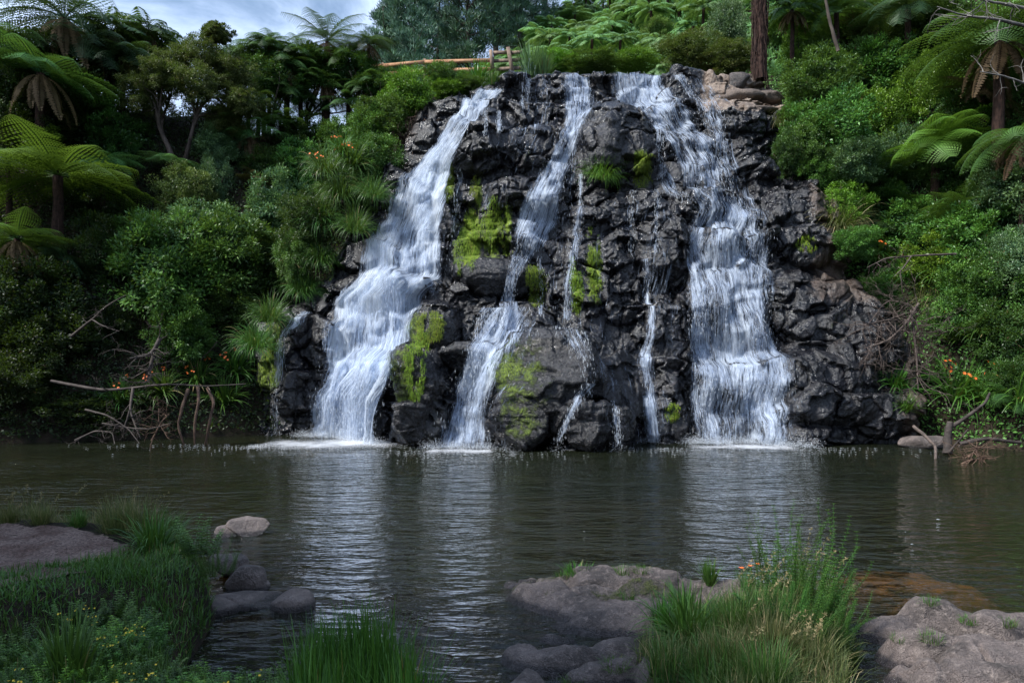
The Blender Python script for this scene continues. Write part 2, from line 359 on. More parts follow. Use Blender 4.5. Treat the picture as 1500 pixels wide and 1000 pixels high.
# (px, py, half width px, half height px, protrusion m, power)
BUMPS = [(902, 205, 58, 62, 1.25, 2.6), (700, 205, 46, 58, .9, 3), (655, 300, 18, 60, .5, 2), (770, 285, 58, 26, .7, 3), (765, 215, 60, 40, .6, 2.5),
 (940, 330, 30, 60, .5, 3), (880, 310, 45, 45, .55, 2.5), (855, 400, 30, 70, .5, 2.5), (905, 400, 36, 80, .55, 3), (960, 350, 40, 70, .7, 3),
 (975, 480, 34, 60, .5, 3), (1040, 450, 26, 40, .35, 2.5), (1095, 470, 30, 40, .5, 2.5), (1110, 330, 30, 28, .8, 2.2), (1055, 350, 32, 26, .6, 2.5), (1020, 300, 40, 24, .5, 3),
 (1170, 330, 50, 70, .6, 2.5), (1190, 450, 60, 60, .5, 3), (1200, 570, 90, 55, .7, 3), (1260, 500, 60, 40, .6, 3), (1290, 600, 50, 40, .5, 2.5), (1195, 635, 60, 16, .7, 3),
 (560, 418, 78, 20, .9, 2.6), (548, 545, 55, 30, 1.5, 2.3), (500, 470, 40, 50, .3, 3), (430, 470, 30, 26, .5, 2.5), (420, 540, 26, 70, .4, 3),
 (640, 470, 40, 34, .6, 2.6), (620, 560, 44, 80, .7, 3), (690, 480, 34, 36, .4, 2.6), (735, 400, 46, 24, .8, 2.4), (700, 395, 40, 18, .5, 3), (760, 345, 34, 26, .5, 2.5),
 (850, 250, 40, 28, .3, 3), (1000, 160, 40, 18, .4, 2.5), (975, 200, 24, 26, .4, 2.5), (1085, 180, 40, 26, .6, 4), (1060, 140, 30, 12, .5, 4), (1110, 230, 36, 40, .4, 3), (925, 205, 18, 60, -.9, 3), (1150, 240, 22, 60, -.6, 3),
 (910, 600, 40, 46, .4, 3), (980, 610, 36, 40, .3, 4), (1050, 560, 30, 34, .4, 2.4), (1120, 540, 30, 34, .4, 2.4), (1020, 470, 20, 24, .4, 2.2)]
BW = []
for (a, c, rx, ry, pr, pw) in BUMPS:
    p = base_hit(a, c); s_ = p[1]/F; BW.append((p[0], p[2], rx*s_, ry*s_, pr, pw))
def cliff_y(x, z):
    wx = x+.30*fbm(x*.8, z*.8, 3, 21); wz = z+.26*fbm(x*.8, z*.8, 3, 31)
    b0 = base_y(x, z)
    f1, f2, idx, xc, zc = vor(wx*.6+x*.4, wz*.6+z*.4, 1.9, 1.45, 41, .8, True)
    y = .45*b0+.55*base_y(x*.6+xc*.4, zc)
    y = y+(idx-.5)*.8+.20*(1-sst(0, .12, f2-f1))*sst(-.4,.3,fbm(x*1.7,z*1.7,2,90))
    bump = np.zeros_like(x)
    for (cx, cz, rx, rz, pr, pw) in BW:
        r = (np.abs((wx*.5+x*.5-cx)/rx)**pw+np.abs((wz*.5+z*.5-cz)/rz)**pw)
        k = np.clip(1-r, 0, 1)**.45*pr
        bump = np.where(k*pr > 0, np.where(np.abs(k) > np.abs(bump), k, bump), bump)
    y = y-bump
    f1, f2, idx, xc, zc = vor(wx+.1*fbm(x*3, z*3, 2, 3), wz*.7+z*.3, .72, .86, 51, .8, True)
    tx = (h2(np.floor(idx*9999), np.floor(idx*777), 3)-.5)*.5; tz = (h2(np.floor(idx*999), np.floor(idx*7777), 4)-.25)*.55
    y = y+(idx-.5)*.42+(wx-xc)*tx+(wz-zc)*tz+.10*(1-sst(0, .14, f2-f1))*sst(-.3,.35,fbm(x*2.3,z*2.3,2,91))
    f1, f2, idx, xc, zc = vor(wx+.05*fbm(x*6, z*6, 2, 3), wz, .32, .25, 61, .85, True)
    tx = (h2(np.floor(idx*9999), np.floor(idx*777), 5)-.5)*.7; tz = (h2(np.floor(idx*999), np.floor(idx*7777), 6)-.35)*.6
    amp = sst(-.25, .3, fbm(x*.6, z*.6, 2, 88))
    y = y+amp*((idx-.5)*.15+(wx-xc)*tx+(wz-zc)*tz+.025*(1-sst(0, .2, f2-f1)))
    rg_ = 1-np.abs(fbm(x*1.7+3, z*1.1, 4, 73)); y = y+.08*fbm(x*1.5, z*1.2, 5, 71)-.06*rg_**3+.03*np.abs(fbm(x*5, z*4, 3, 74))+.022*fbm(x*11, z*11, 3, 72)
    # edges run back into the slopes
    ppx = 750+x/np.maximum(b0, 1)*F; ppy = HOR-(z-CAMH)/b0*F
    el = np.interp(ppy, [100, 150, 200, 250, 300, 350, 400, 440, 465, 640, 700], [650, 632, 606, 574, 546, 520, 496, 446, 392, 372, 372]); er = np.interp(ppy, [100, 200, 300, 400, 450, 500, 640, 700], [1140, 1150, 1210, 1235, 1290, 1330, 1345, 1345])
    y = y+6.0*sst(0, 90, el-ppx)+5.0*sst(0, 80, ppx-er)
    return y
nx_, nz_ = 760, 470; ncap = 34
cx_ = np.linspace(-10.4, 14.4, nx_)
lz = lip_z(cx_)
lz = lz+.10*fbm(cx_*1.1, cx_*0, 3, 15)+.16*(vor(cx_, cx_*0, 1.3, 1, 17)[2]-.5)
tt = np.linspace(0, 1, nz_)
Zg = -.9+tt[:, None]*(lz[None, :]+.9); Xg = np.repeat(cx_[None, :], nz_, 0)
Yg = cliff_y(Xg, Zg)
Yg[-6:] = Yg[-6:]+(np.linspace(0, 1, 6)**2*.12)[:, None]
capd = np.linspace(.03, 1, ncap)**1.5*5.5
Yc = Yg[-1][None, :]+capd[:, None]; Xc = np.repeat(cx_[None, :], ncap, 0)
Zc = lz[None, :]+.10*fbm(Xc*2, Yc*2, 4, 25)*sst(0, .4, capd)[:, None]+.02-capd[:, None]*.02-.5*sst(3.6, 5.4, capd)[:, None]
AX = np.vstack([Xg, Xc]); AY = np.vstack([Yg, Yc]); AZ = np.vstack([Zg, Zc])
# moss patches (photo px): cx, cy, rx, ry, strength
MOSS = [(655, 265, 14, 36, 1), (700, 285, 10, 40, .8), (690, 350, 20, 60, 1), (722, 345, 22, 50, .85), (745, 330, 8, 40, .8), (940, 240, 16, 28, 1), (880, 250, 12, 20, .9), (870, 400, 16, 60, .9), (845, 430, 12, 50, .8), (780, 420, 26, 26, .6), (800, 450, 14, 30, .5),
 (628, 478, 22, 30, 1), (607, 545, 18, 70, .9), (640, 560, 16, 40, .6), (700, 510, 18, 10, .5), (985, 595, 12, 14, .6), (955, 420, 30, 22, .45), (930, 350, 14, 20, .45), (1130, 180, 26, 22, .5), (1140, 260, 16, 40, .5), (1220, 480, 50, 40, .45), (1180, 380, 30, 30, .4), (1260, 560, 60, 30, .35), (390, 540, 20, 60, .8), (400, 480, 20, 20, .7), (500, 330, 20, 60, .5), (480, 400, 20, 40, .6), (775, 230, 14, 14, .5), (900, 330, 16, 16, .3), (1185, 350, 16, 12, .7)]
P_, Q_ = proj(AX, AY, AZ)
ms = np.zeros(AX.shape)
for (a, c, rx, ry, st) in MOSS:
    ms = np.maximum(ms, st*.62*np.exp(-(((P_-a)/rx)**2+((Q_-c)/ry)**2)**1.5*.9)) # world patches, positions read off the photo once
ms = np.maximum(ms, .16*sst(4.5, 1.5, AZ)*sst(-1, 1, AX))
# dry ledges at upper right, warm sunlight put into their colour, and brown side rock
dry = sst(1012, 1045, P_+12*fbm(AX*2, AZ*2, 3, 5))*sst(172, 150, Q_+8*fbm(AX*2, AZ*2, 3, 6)); side = np.maximum(sst(1165, 1215, P_+30*fbm(AX, AZ, 3, 7))*sst(470, 420, Q_)*.8+sst(1290, 1340, P_)*.6, sst(640, 600, P_)*sst(240, 200, Q_)*.5)
V = np.stack([AX.ravel(), AY.ravel(), AZ.ravel()], 1)
me = mesh_np('cliff', V, grid_faces(nx_, nz_+ncap), tint={'moss': ms, 'dry': dry, 'side': np.clip(side, 0, 1)})
# cliff material: wet basalt, drier rock at the top right with the sun's warmth in its colour, brown rock at the edges
def cliffmat():
    m, nt, out = newmat('cliff_rock'); b = NB(nt)
    pos = b.n('ShaderNodeNewGeometry').outputs['Position']
    n1 = b.noise(pos, .9, 6, .62, .4); n2 = b.noise(pos, 7, 8, .72); n3 = b.noise(pos, 34, 5, .65)
    v = b.n('ShaderNodeTexVoronoi', feature='DISTANCE_TO_EDGE'); v.inputs['Scale'].default_value = 3.2
    dm = b.n('ShaderNodeVectorMath', operation='MULTIPLY_ADD'); nn = b.n('ShaderNodeTexNoise'); b.l(pos, nn.inputs['Vector']); nn.inputs['Scale'].default_value = 2.
    b.l(nn.outputs[1], dm.inputs[0]); dm.inputs[1].default_value = (.7, .7, .7); b.l(pos, dm.inputs[2]); b.l(dm.outputs[0], v.inputs['Vector'])
    crack = b.mapr(v.outputs[0], 0., .045)
    wet = b.mix(b.mapr(n1, .35, .65), (.004, .004, .006), (.012, .012, .016)); wet = b.mix(b.mapr(n1, .58, .8), wet, (.026, .020, .017)); wet = b.mix(b.mapr(n2, .53, .76), wet, (.036, .037, .048))
    sd_ = b.mix(b.mapr(n1, .35, .65), (.03, .022, .018), (.11, .075, .058)); sd_ = b.mix(b.mapr(n2, .45, .7), sd_, (.17, .125, .10))
    dr = b.mix(b.mapr(n1, .35, .65), (.11, .08, .062), (.30, .225, .175)); dr = b.mix(b.mapr(n2, .45, .7), dr, (.40, .33, .27))
    s = b.mapr(b.math('ADD', b.attr('side'), b.math('MULTIPLY', b.math('SUBTRACT', n2, .5), .7)), .35, .65); d = b.mapr(b.math('ADD', b.attr('dry'), b.math('MULTIPLY', b.math('SUBTRACT', n2, .5), .9)), .4, .6)
    col = b.mix(d, b.mix(s, wet, sd_), dr)
    rg = b.mapr(b.noise(pos, 2.6, 5, .7), .38, .62, .52, .13); rg = b.math('ADD', rg, b.math('ADD', b.math('MULTIPLY', s, .25), b.math('MULTIPLY', d, .5)), clamp=True)
    col = b.mix(b.mapr(n3, .35, .7), b.mix(1., col, (.5, .5, .5), 'MULTIPLY'), col)
    ma = b.attr('moss'); nm = b.noise(b.mapping(pos, (1.5, 1.5, .42)), 3.6, 6, .7); nf = b.noise(b.mapping(pos, (1, 1, .3)), 26, 3)
    mf = b.mapr(b.math('ADD', ma, b.math('MULTIPLY', nm, .9)), .80, .98)
    col = b.mix(mf, col, b.mix(b.mapr(nf, .3, .7), (.045, .08, .006), (.24, .33, .02))); rg = b.math('ADD', rg, b.math('MULTIPLY', mf, .5), clamp=True)
    h = b.math('ADD', b.math('MULTIPLY', n2, .42), b.math('MULTIPLY', n3, .16)); h = b.math('ADD', h, b.math('MULTIPLY', crack, .04))
    vf = b.n('ShaderNodeTexVoronoi', distance='CHEBYCHEV'); vf.inputs['Scale'].default_value = 4.5; b.l(b.mapping(dm.outputs[0], (1, 1, .6)), vf.inputs['Vector'])
    h = b.math('ADD', h, b.math('MULTIPLY', vf.outputs[0], -.45))
    h = b.math('ADD', h, b.math('MULTIPLY', b.math('MULTIPLY', mf, nf), .8))
    b.l(b.prin(col, rg, .55, b.bump(h, .8, .12)), out.inputs[0]); return m
M['cliff_rock'] = cliffmat()
M['wet_boulder'] = rockmat('wet_boulder', (.004, .004, .006), (.012, .012, .015), (.036, .036, .044), (.16, .5))
tag(put('cliff', me, M['cliff_rock']), 'dark wet stepped rock face the falls run down', None, None, 'structure')
# smooth copy of the face for the water to run over
Ys = Yg.copy()
for _ in range(3):
    Ys = np.minimum(Ys, .25*(np.roll(Ys, 1, 0)+np.roll(Ys, -1, 0)+np.roll(Ys, 1, 1)+np.roll(Ys, -1, 1)))
def blur(A, n):
    for _ in range(n):
        B = np.pad(A, 1, 'edge'); A = (B[:-2, 1:-1]+B[2:, 1:-1]+B[1:-1, :-2]+B[1:-1, 2:]+4*B[1:-1, 1:-1])/8
    return A
Ysm = blur(Ys, 14)
dxc = cx_[1]-cx_[0]
def samp(A, x, z):
    x = np.asarray(x, float); z = np.asarray(z, float)
    u = np.clip((x-cx_[0])/dxc, 0, nx_-1.001); l_ = np.interp(x, cx_, lz)
    v = np.clip((z+.9)/(l_+.9)*(nz_-1), 0, nz_-1.001)
    i = u.astype(int); j = v.astype(int); fu = u-i; fv = v-j
    return (A[j, i]*(1-fu)+A[j, i+1]*fu)*(1-fv)+(A[j+1, i]*(1-fu)+A[j+1, i+1]*fu)*fv
def hit(px, py, h=0., y0=15.5, cliff=True):
    """first point on the ray through the photo pixel that comes within h of the ground or meets the rock face"""
    Y = np.arange(y0, 160, .04); X = (px-750)/F*Y; Z = CAMH-(py-HOR)/F*Y
    g = terrain(X, Y)+h
    m1 = Z <= g
    if cliff:
        lzx = np.interp(X, cx_, lz)
        m1 |= (X > cx_[0]) & (X < cx_[-1]) & (Z < lzx) & (Z > -.9) & (Y >= samp(Yg, X, Z)-h*.6)
    if m1.any(): k = int(np.argmax(m1))
    else:
        dd = np.where((Y > 24) & (Y < 42), Z-g, 1e9); k = int(np.argmin(dd))
    return np.array([X[k], Y[k], Z[k]])
# ------------------------------------------------------------------ pool
pn = 8
me = mesh_np('pool', [(-60, -40, 0), (60, -40, 0), (60, 31, 0), (-60, 31, 0)], [(0, 1, 2, 3)])
m, nt, out = newmat('pool_water'); b = NB(nt); pos = b.n('ShaderNodeNewGeometry').outputs['Position']
wa = b.noise(b.mapping(pos, (.75, 2.0, 1), (0, 0, R(4))), 1.0, 3, .5, .5)
wb = b.noise(b.mapping(pos, (1.1, 2.6, 1), (0, 0, R(-7))), 2.5, 3, .5, .3)
wc = b.noise(b.mapping(pos, (1, 1.7, 1)), 8, 2, .5)
sp = b.n('ShaderNodeSeparateXYZ'); b.l(pos, sp.inputs[0])
mod = b.noise(pos, .35, 2)
h = b.math('ADD', b.math('MULTIPLY', wa, 1.), b.math('MULTIPLY', wb, .5)); h = b.math('ADD', h, b.math('MULTIPLY', wc, .07))
bn = b.n('ShaderNodeBump'); b.l(h, bn.inputs['Height']); bn.inputs['Distance'].default_value = .24
b.l(b.mapr(mod, .3, .7, .45, .95), bn.inputs['Strength'])
gl = b.n('ShaderNodeBsdfGlossy'); gl.inputs['Roughness'].default_value = .035; b.l(bn.outputs[0], gl.inputs['Normal']); gl.inputs['Color'].default_value = (.95, .97, 1, 1)
tr = b.n('ShaderNodeBsdfTransparent'); tr.inputs[0].default_value = (.60, .50, .32, 1)
df = b.n('ShaderNodeBsdfDiffuse'); df.inputs[0].default_value = (.024, .030, .016, 1)
body = b.n('ShaderNodeMixShader'); body.inputs[0].default_value = .36; b.l(tr.outputs[0], body.inputs[1]); b.l(df.outputs[0], body.inputs[2])
fr = b.n('ShaderNodeFresnel'); fr.inputs[0].default_value = 1.34; b.l(bn.outputs[0], fr.inputs['Normal'])
mx = b.n('ShaderNodeMixShader'); b.l(fr.outputs[0], mx.inputs[0]); b.l(body.outputs[0], mx.inputs[1]); b.l(gl.outputs[0], mx.inputs[2])
b.l(mx.outputs[0], out.inputs[0]); M['pool'] = m
tag(put('pool', me, m), None, None, None, 'structure')
# orange silt bar just under the surface at the right
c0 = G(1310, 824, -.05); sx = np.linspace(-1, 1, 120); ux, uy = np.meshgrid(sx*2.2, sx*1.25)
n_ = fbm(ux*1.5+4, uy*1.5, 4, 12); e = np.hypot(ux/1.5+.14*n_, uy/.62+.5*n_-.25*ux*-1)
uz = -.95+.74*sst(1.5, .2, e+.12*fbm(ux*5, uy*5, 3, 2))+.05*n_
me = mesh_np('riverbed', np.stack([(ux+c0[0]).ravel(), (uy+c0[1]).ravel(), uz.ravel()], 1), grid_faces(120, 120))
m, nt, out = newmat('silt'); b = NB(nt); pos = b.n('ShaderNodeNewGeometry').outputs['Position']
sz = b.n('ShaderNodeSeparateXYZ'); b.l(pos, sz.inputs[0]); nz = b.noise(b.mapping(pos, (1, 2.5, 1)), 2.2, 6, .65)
col = b.mix(b.mapr(nz, .35, .65), (.12, .06, .018), (.38, .20, .055)); col = b.mix(b.mapr(b.math('ADD', sz.outputs[2], b.math('MULTIPLY', nz, .5)), -.48, .0), (.020, .018, .010), col)  # the water's depth fade is put into the silt colour, darker lower down
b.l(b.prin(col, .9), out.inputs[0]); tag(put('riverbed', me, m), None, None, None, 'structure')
# ------------------------------------------------------------------ falling water
def watermat(name, su, sv, lo, hi, bright):
    m, nt, out = newmat(name); b = NB(nt)
    uv = b.n('ShaderNodeUVMap').outputs[0]; dens = b.attr('dens'); oi = b.n('ShaderNodeObjectInfo').outputs['Random']
    ad = b.n('ShaderNodeVectorMath', operation='ADD'); b.l(uv, ad.inputs[0]); cmb = b.n('ShaderNodeCombineXYZ'); b.l(b.math('MULTIPLY', oi, 91.), cmb.inputs[2]); b.l(cmb.outputs[0], ad.inputs[1])
    a1 = b.noise(b.mapping(ad.outputs[0], (su, sv, 1)), 1., 5, .62, .35)
    a2 = b.noise(b.mapping(ad.outputs[0], (su*3.2, sv*2.2, 1)), 1., 3, .6, .2)
    a3 = b.noise(b.mapping(ad.outputs[0], (1.5, .8, 1)), 1., 4, .6, .6)
    a4 = b.noise(b.mapping(ad.outputs[0], (10, 3, 1)), 1., 6, .75, .8)
    s = b.math('ADD', b.math('MULTIPLY', a1, .36), b.math('MULTIPLY', a2, .26)); s = b.math('ADD', s, b.math('MULTIPLY', a3, .16)); s = b.math('ADD', s, b.math('MULTIPLY', a4, .22))
    s = b.math('MULTIPLY_ADD', b.math('SUBTRACT', s, .5), 4.0, .5)
    v = b.math('ADD', s, b.math('SUBTRACT', dens, 1.))
    al = b.mapr(v, lo, hi)
    col = b.mix(b.mapr(v, lo, hi+.25), (.56, .68, .90), (bright*.86, bright*.94, bright*1.03))
    nrm = b.bump(s, .8, .08)
    p = b.prin(col, .35, .4, nrm); t2 = b.n('ShaderNodeBsdfTranslucent'); b.l(col, t2.inputs[0])
    m1 = b.n('ShaderNodeMixShader'); m1.inputs[0].default_value = .4; b.l(p, m1.inputs[1]); b.l(t2.outputs[0], m1.inputs[2])
    tr = b.n('ShaderNodeBsdfTransparent'); mx = b.n('ShaderNodeMixShader'); b.l(al, mx.inputs[0]); b.l(tr.outputs[0], mx.inputs[1]); b.l(m1.outputs[0], mx.inputs[2])
    b.l(mx.outputs[0], out.inputs[0]); return m
M['water_white'] = watermat('white_water', 13, 1.0, .10, .85, .97)
M['water_thread'] = watermat('thread_water', 22, 1.1, .22, .75, .98)
m, nt, out = newmat('spray'); b = NB(nt); d_ = b.n('ShaderNodeBsdfDiffuse'); d_.inputs[0].default_value = (.86, .92, .99, 1); t_ = b.n('ShaderNodeBsdfTranslucent'); t_.inputs[0].default_value = (.93, .95, .98, 1)
x_ = b.n('ShaderNodeMixShader'); x_.inputs[0].default_value = .4; b.l(d_.outputs[0], x_.inputs[1]); b.l(t_.outputs[0], x_.inputs[2]); b.l(x_.outputs[0], out.inputs[0]); M['spray'] = m
# thin film of water at the crest and foam where the falls land
def foam(name, label, x0, x1, y, w_, seed, st=1.):
    a = G(x0, y, 0.012); c = G(x1, y, 0.012); nx = 90; ny = 40
    u, v = np.meshgrid(np.linspace(-.15, 1.15, nx), np.linspace(-1, 1, ny))
    X = a[0]+(c[0]-a[0])*u; Y = a[1]+(c[1]-a[1])*u+v*w_
    D = st*(1-np.clip(np.abs(v+.25), 0, 1)**1.3)*sst(-.15, .12, u)*sst(1.15, .88, u)+.55*fbm(X*1.1, Y*.8, 4, seed)
    Z = np.full(X.shape, .014)+.02*np.clip(D, 0, 1)*np.abs(fbm(X*5, Y*5, 2, seed))
    return mesh_np(name, np.stack([X.ravel(), Y.ravel(), Z.ravel()], 1), grid_faces(nx, ny), tint={'dens': D.ravel()})
m, nt, out = newmat('foam'); b = NB(nt); pos = b.n('ShaderNodeNewGeometry').outputs['Position']
n1 = b.noise(b.mapping(pos, (1, 1.6, 1)), 3.5, 6, .7, .6); n2 = b.noise(b.mapping(pos, (1, 2, 1)), 16, 4, .6)
v = b.math('ADD', b.attr('dens'), b.math('ADD', b.math('MULTIPLY', n1, .8), b.math('MULTIPLY', n2, .5)))
al = b.math('MULTIPLY', b.mapr(v, 1.0, 2.5), .8)
tr = b.n('ShaderNodeBsdfTransparent'); mx = b.n('ShaderNodeMixShader'); b.l(al, mx.inputs[0]); b.l(tr.outputs[0], mx.inputs[1])
b.l(b.prin((.80, .83, .88), .5, .4), mx.inputs[2]); b.l(mx.outputs[0], out.inputs[0]); M['foam'] = m
for (x0, x1, y, w_, sd_, st, lb) in [(385, 590, 646, 2.6, 1, 1.15, 'white foam spreading where the broad left cascade meets the pool'), (625, 722, 659, 1.0, 2, 1.0, 'white foam at the foot of the middle cascade'), (1000, 1160, 653, 1.3, 3, 1.05, 'white foam at the foot of the right hand cascade'), (725, 1000, 657, .6, 4, .6, 'thin foam line along the dark boulders between the cascades')]:
    tag(put('foam', foam('foam', '', x0, x1, y, w_, sd_, st), M['foam']), lb, 'foam', None, 'stuff')
m, nt, out = newmat('mist'); b = NB(nt); pv = b.n('ShaderNodeVolumePrincipled'); pv.inputs['Color'].default_value = (.86, .92, 1, 1); pv.inputs['Density'].default_value = .055; b.l(pv.outputs[0], out.inputs['Volume']); M['mist'] = m
for (a_, y_, rx_, ry_, rz_, lb) in [(525, 640, 1.7, .8, 1.1, 'faint mist hanging at the foot of the broad left cascade'), (680, 652, .9, .5, .5, 'faint mist at the foot of the middle cascade'), (1082, 648, 1.7, .6, .7, 'faint mist at the foot of the right hand cascade')]:
    import bmesh
    bm = bmesh.new(); bmesh.ops.create_icosphere(bm, subdivisions=4, radius=1.)
    for v_ in bm.verts: v_.co = (v_.co.x*rx_, v_.co.y*ry_, max(v_.co.z*rz_, -.0)+.03)
    me = bpy.data.meshes.new('mist'); bm.to_mesh(me); bm.free(); o = put('mist', me, m); o.location = tuple(G(a_, y_, 0)-np.array([0, .35, 0])); tag(o, lb, 'mist', None, 'stuff')
r_ = np.random.default_rng(606); acc = Acc(); n_ = 1500
ctr = np.array([G(500, 650)[:2], G(676, 660)[:2], G(1080, 655)[:2]]); wd = np.array([3.0, 1.2, 2.4]); pick = r_.choice(3, n_, p=[.45, .2, .35])
X = ctr[pick, 0]+r_.normal(0, 1, n_)*wd[pick]; Y = ctr[pick, 1]-np.abs(r_.exponential(.6, n_))-.1; n2_ = 12; X = np.concatenate([X, r_.uniform(-14, 12, n2_)]); Y = np.concatenate([Y, r_.uniform(9, 22, n2_)])
ok = (terrain(X, Y) < -.2) & (Y > 7.5); X, Y = X[ok], Y[ok]; k = len(X); sz_ = r_.uniform(.015, .045, k)*1.
leaves(acc, np.stack([X, Y, np.full(k, .004)], 1), np.stack([np.ones(k), r_.normal(0, .25, k), np.zeros(k)], 1), np.tile([0, 0, 1.], (k, 1)), sz_*1.6, sz_*.7, .5, droop=0)
tag(put('foam', acc.mesh('foam'), M['spray']), 'scattered drifting bubbles and foam specks on the pool surface', 'foam', None, 'stuff')
# ------------------------------------------------------------------ rocks
def icos(sub):
    import bmesh
    bm = bmesh.new(); bmesh.ops.create_icosphere(bm, subdivisions=sub, radius=1.0)
    V = np.array([v.co[:] for v in bm.verts]); T = np.array([[v.index for v in f.verts] for f in bm.faces]); bm.free(); return V, T
ICO = {k: icos(k) for k in (4, 6)}
def n3(P, sc, o, seed):
    return (fbm(P[:, 0]*sc+seed, P[:, 1]*sc, o, seed)+fbm(P[:, 1]*sc, P[:, 2]*sc+seed, o, seed+7)+fbm(P[:, 2]*sc, P[:, 0]*sc-seed, o, seed+13))/3
def boulder(name, label, loc, rad, seed, mat, planes=11, soft=.12, sub=6, moss=0., rot=0., group=None, cat='boulder', rough=.05, mossf=None):
    V, T = ICO[sub]; r_ = np.random.default_rng(seed)
    N = r_.normal(size=(planes, 3)); N /= np.linalg.norm(N, axis=1)[:, None]; N = np.vstack([N, [0, 0, 1]]); D = np.concatenate([r_.uniform(.70, .98, planes), [.8]])
    c = V@N.T; rr = np.where(c > .05, D/np.maximum(c, .05), 9); k = 1/soft
    rad0 = -np.log(np.exp(-k*np.minimum(rr, 5)).sum(1)+math.exp(-k*1.15))/k
    P = V*rad0[:, None]*np.array(rad); P = P*(1+0*rad0[:, None])
    nn = n3(P, 1.3, 4, seed)*rough*3+n3(P, 5, 4, seed+3)*rough
    fr_ = sum(vor(P[:, a_]*1.+seed, P[:, b_]*1., .55, .5, seed+a_)[2] for a_, b_ in ((0, 2), (1, 2)))-1.
    P = P+V*(nn[:, None]*min(rad)**.5*1.5+.18*min(rad)*fr_[:, None]*(cat == 'boulder' and mat in ('wet_boulder', 'rock_warm')))
    cr, sr = math.cos(rot), math.sin(rot); P = np.stack([P[:, 0]*cr-P[:, 1]*sr, P[:, 0]*sr+P[:, 1]*cr, P[:, 2]], 1)
    ms_ = np.full(len(P), moss) if mossf is None else mossf(P, V)
    me = mesh_np(name, P, None, T, tint={'moss': ms_, 'side': np.zeros(len(P)), 'dry': np.zeros(len(P))})
    o = put(name, me, M[mat]); o.location = loc; BOULD.append((np.array(loc), P)); return tag(o, label, cat, group)
BOULD = []
def bpx(name, label, px, py, Y, rx, ry, rz, seed, **kw):
    s_ = Y/F; p = PX(px, py, Y); return boulder(name, label, p, (rx*s_, rz, ry*s_), seed, kw.pop('mat', 'wet_boulder'), **kw)
mossL = lambda P, V: .46*np.clip(-V[:, 0]*.8+.25-V[:, 1]*.2, 0, 1)
bpx('boulder', 'large dark square boulder with mossy left face at the middle of the pool edge', 800, 560, 22.6, 80, 92, 1.3, 5, planes=9, mossf=mossL, soft=.06, rot=.35)
bpx('boulder', 'low dark green mossy block in front of the large square boulder', 758, 612, 21.9, 48, 46, .75, 8, planes=8, mossf=lambda P, V: .40*np.clip(-V[:, 1]+.2, 0, 1), soft=.06, rot=-.1)
bpx('boulder', 'wet lumpy boulder heap at the waterline right of the large square boulder', 862, 618, 21.9, 42, 42, .8, 12, planes=14, soft=.07, rough=.10)
bpx('boulder', 'small dark boulder at the waterline nearest the thin trickle', 905, 622, 22.3, 30, 38, .7, 15, planes=12, soft=.07, rough=.08)
bpx('boulder', 'moss covered boulder shelf just right of the broad cascade', 618, 560, 22.9, 40, 62, 1.0, 19, planes=10, mossf=mossL, soft=.07, rot=.2, rough=.09)
bpx('boulder', 'bright mossy boulder perched above the mossy shelf', 632, 486, 24.2, 34, 34, .8, 23, planes=10, mossf=mossL, soft=.08, rough=.08)
bpx('boulder', 'low dark boulder at the waterline right of the broad cascade', 600, 618, 22.7, 30, 34, .8, 27, planes=10, soft=.07, rough=.08)
bpx('boulder', 'flat topped wet boulder splitting the middle cascade', 690, 522, 23.4, 42, 26, .8, 31, planes=9, soft=.06, rough=.07)
bpx('boulder', 'slanting smooth boulder under the bend of the middle cascade', 732, 402, 25.2, 50, 28, .8, 33, planes=7, soft=.1, rough=.05)
bpx('boulder', 'huge dark rounded boulder under the top ledge between middle and right cascades', 893, 212, 28.3, 58, 66, 1.3, 37, planes=8, soft=.10, rough=.07)
bpx('boulder', 'smooth grey rounded boulder beside the top of the broad cascade', 702, 208, 28.9, 44, 52, 1.0, 41, planes=7, soft=.12, rough=.05)
bpx('boulder', 'flat dark boulder lying on the ledge above the mossy ribs', 768, 288, 27.5, 56, 24, .8, 43, planes=8, soft=.08, rough=.05)
bpx('boulder', 'small grey stone on the bank at the right foot of the rock face', 1352, 648, 22.6, 34, 15, .5, 47, planes=9, soft=.1, mat='worn')
bpx('boulder', 'square pale stone standing on the sunlit top ledge', 1080, 122, 31.2, 19, 14, .45, 49, planes=6, soft=.05, mat='rock_side', sub=4)
bpx('boulder', 'wide tan slab at the edge of the sunlit top ledge', 1078, 144, 30.3, 40, 11, .6, 51, planes=6, soft=.05, mat='rock_warm', sub=4)
bpx('boulder', 'lower tan slab beneath the wide slab at the top right', 1098, 163, 30.0, 42, 9, .6, 53, planes=6, soft=.05, mat='rock_warm', sub=4)
bpx('boulder', 'rounded tan stone between the slabs and the hanging grass', 1126, 142, 30.4, 22, 10, .5, 55, planes=8, soft=.07, mat='rock_warm', sub=4)
bpx('boulder', 'small black stone jutting from the crest of the falls', 991, 105, 30.8, 8, 8, .25, 57, planes=7, soft=.05, sub=4)
bpx('boulder', 'small dark stone halfway down the ledges of the right cascade', 998, 158, 29.8, 17, 9, .4, 59, planes=8, soft=.07, sub=4)
bpx('boulder', 'dark stone under the tan slabs beside the right cascade', 1052, 172, 29.9, 18, 12, .4, 61, planes=8, soft=.07, sub=4)
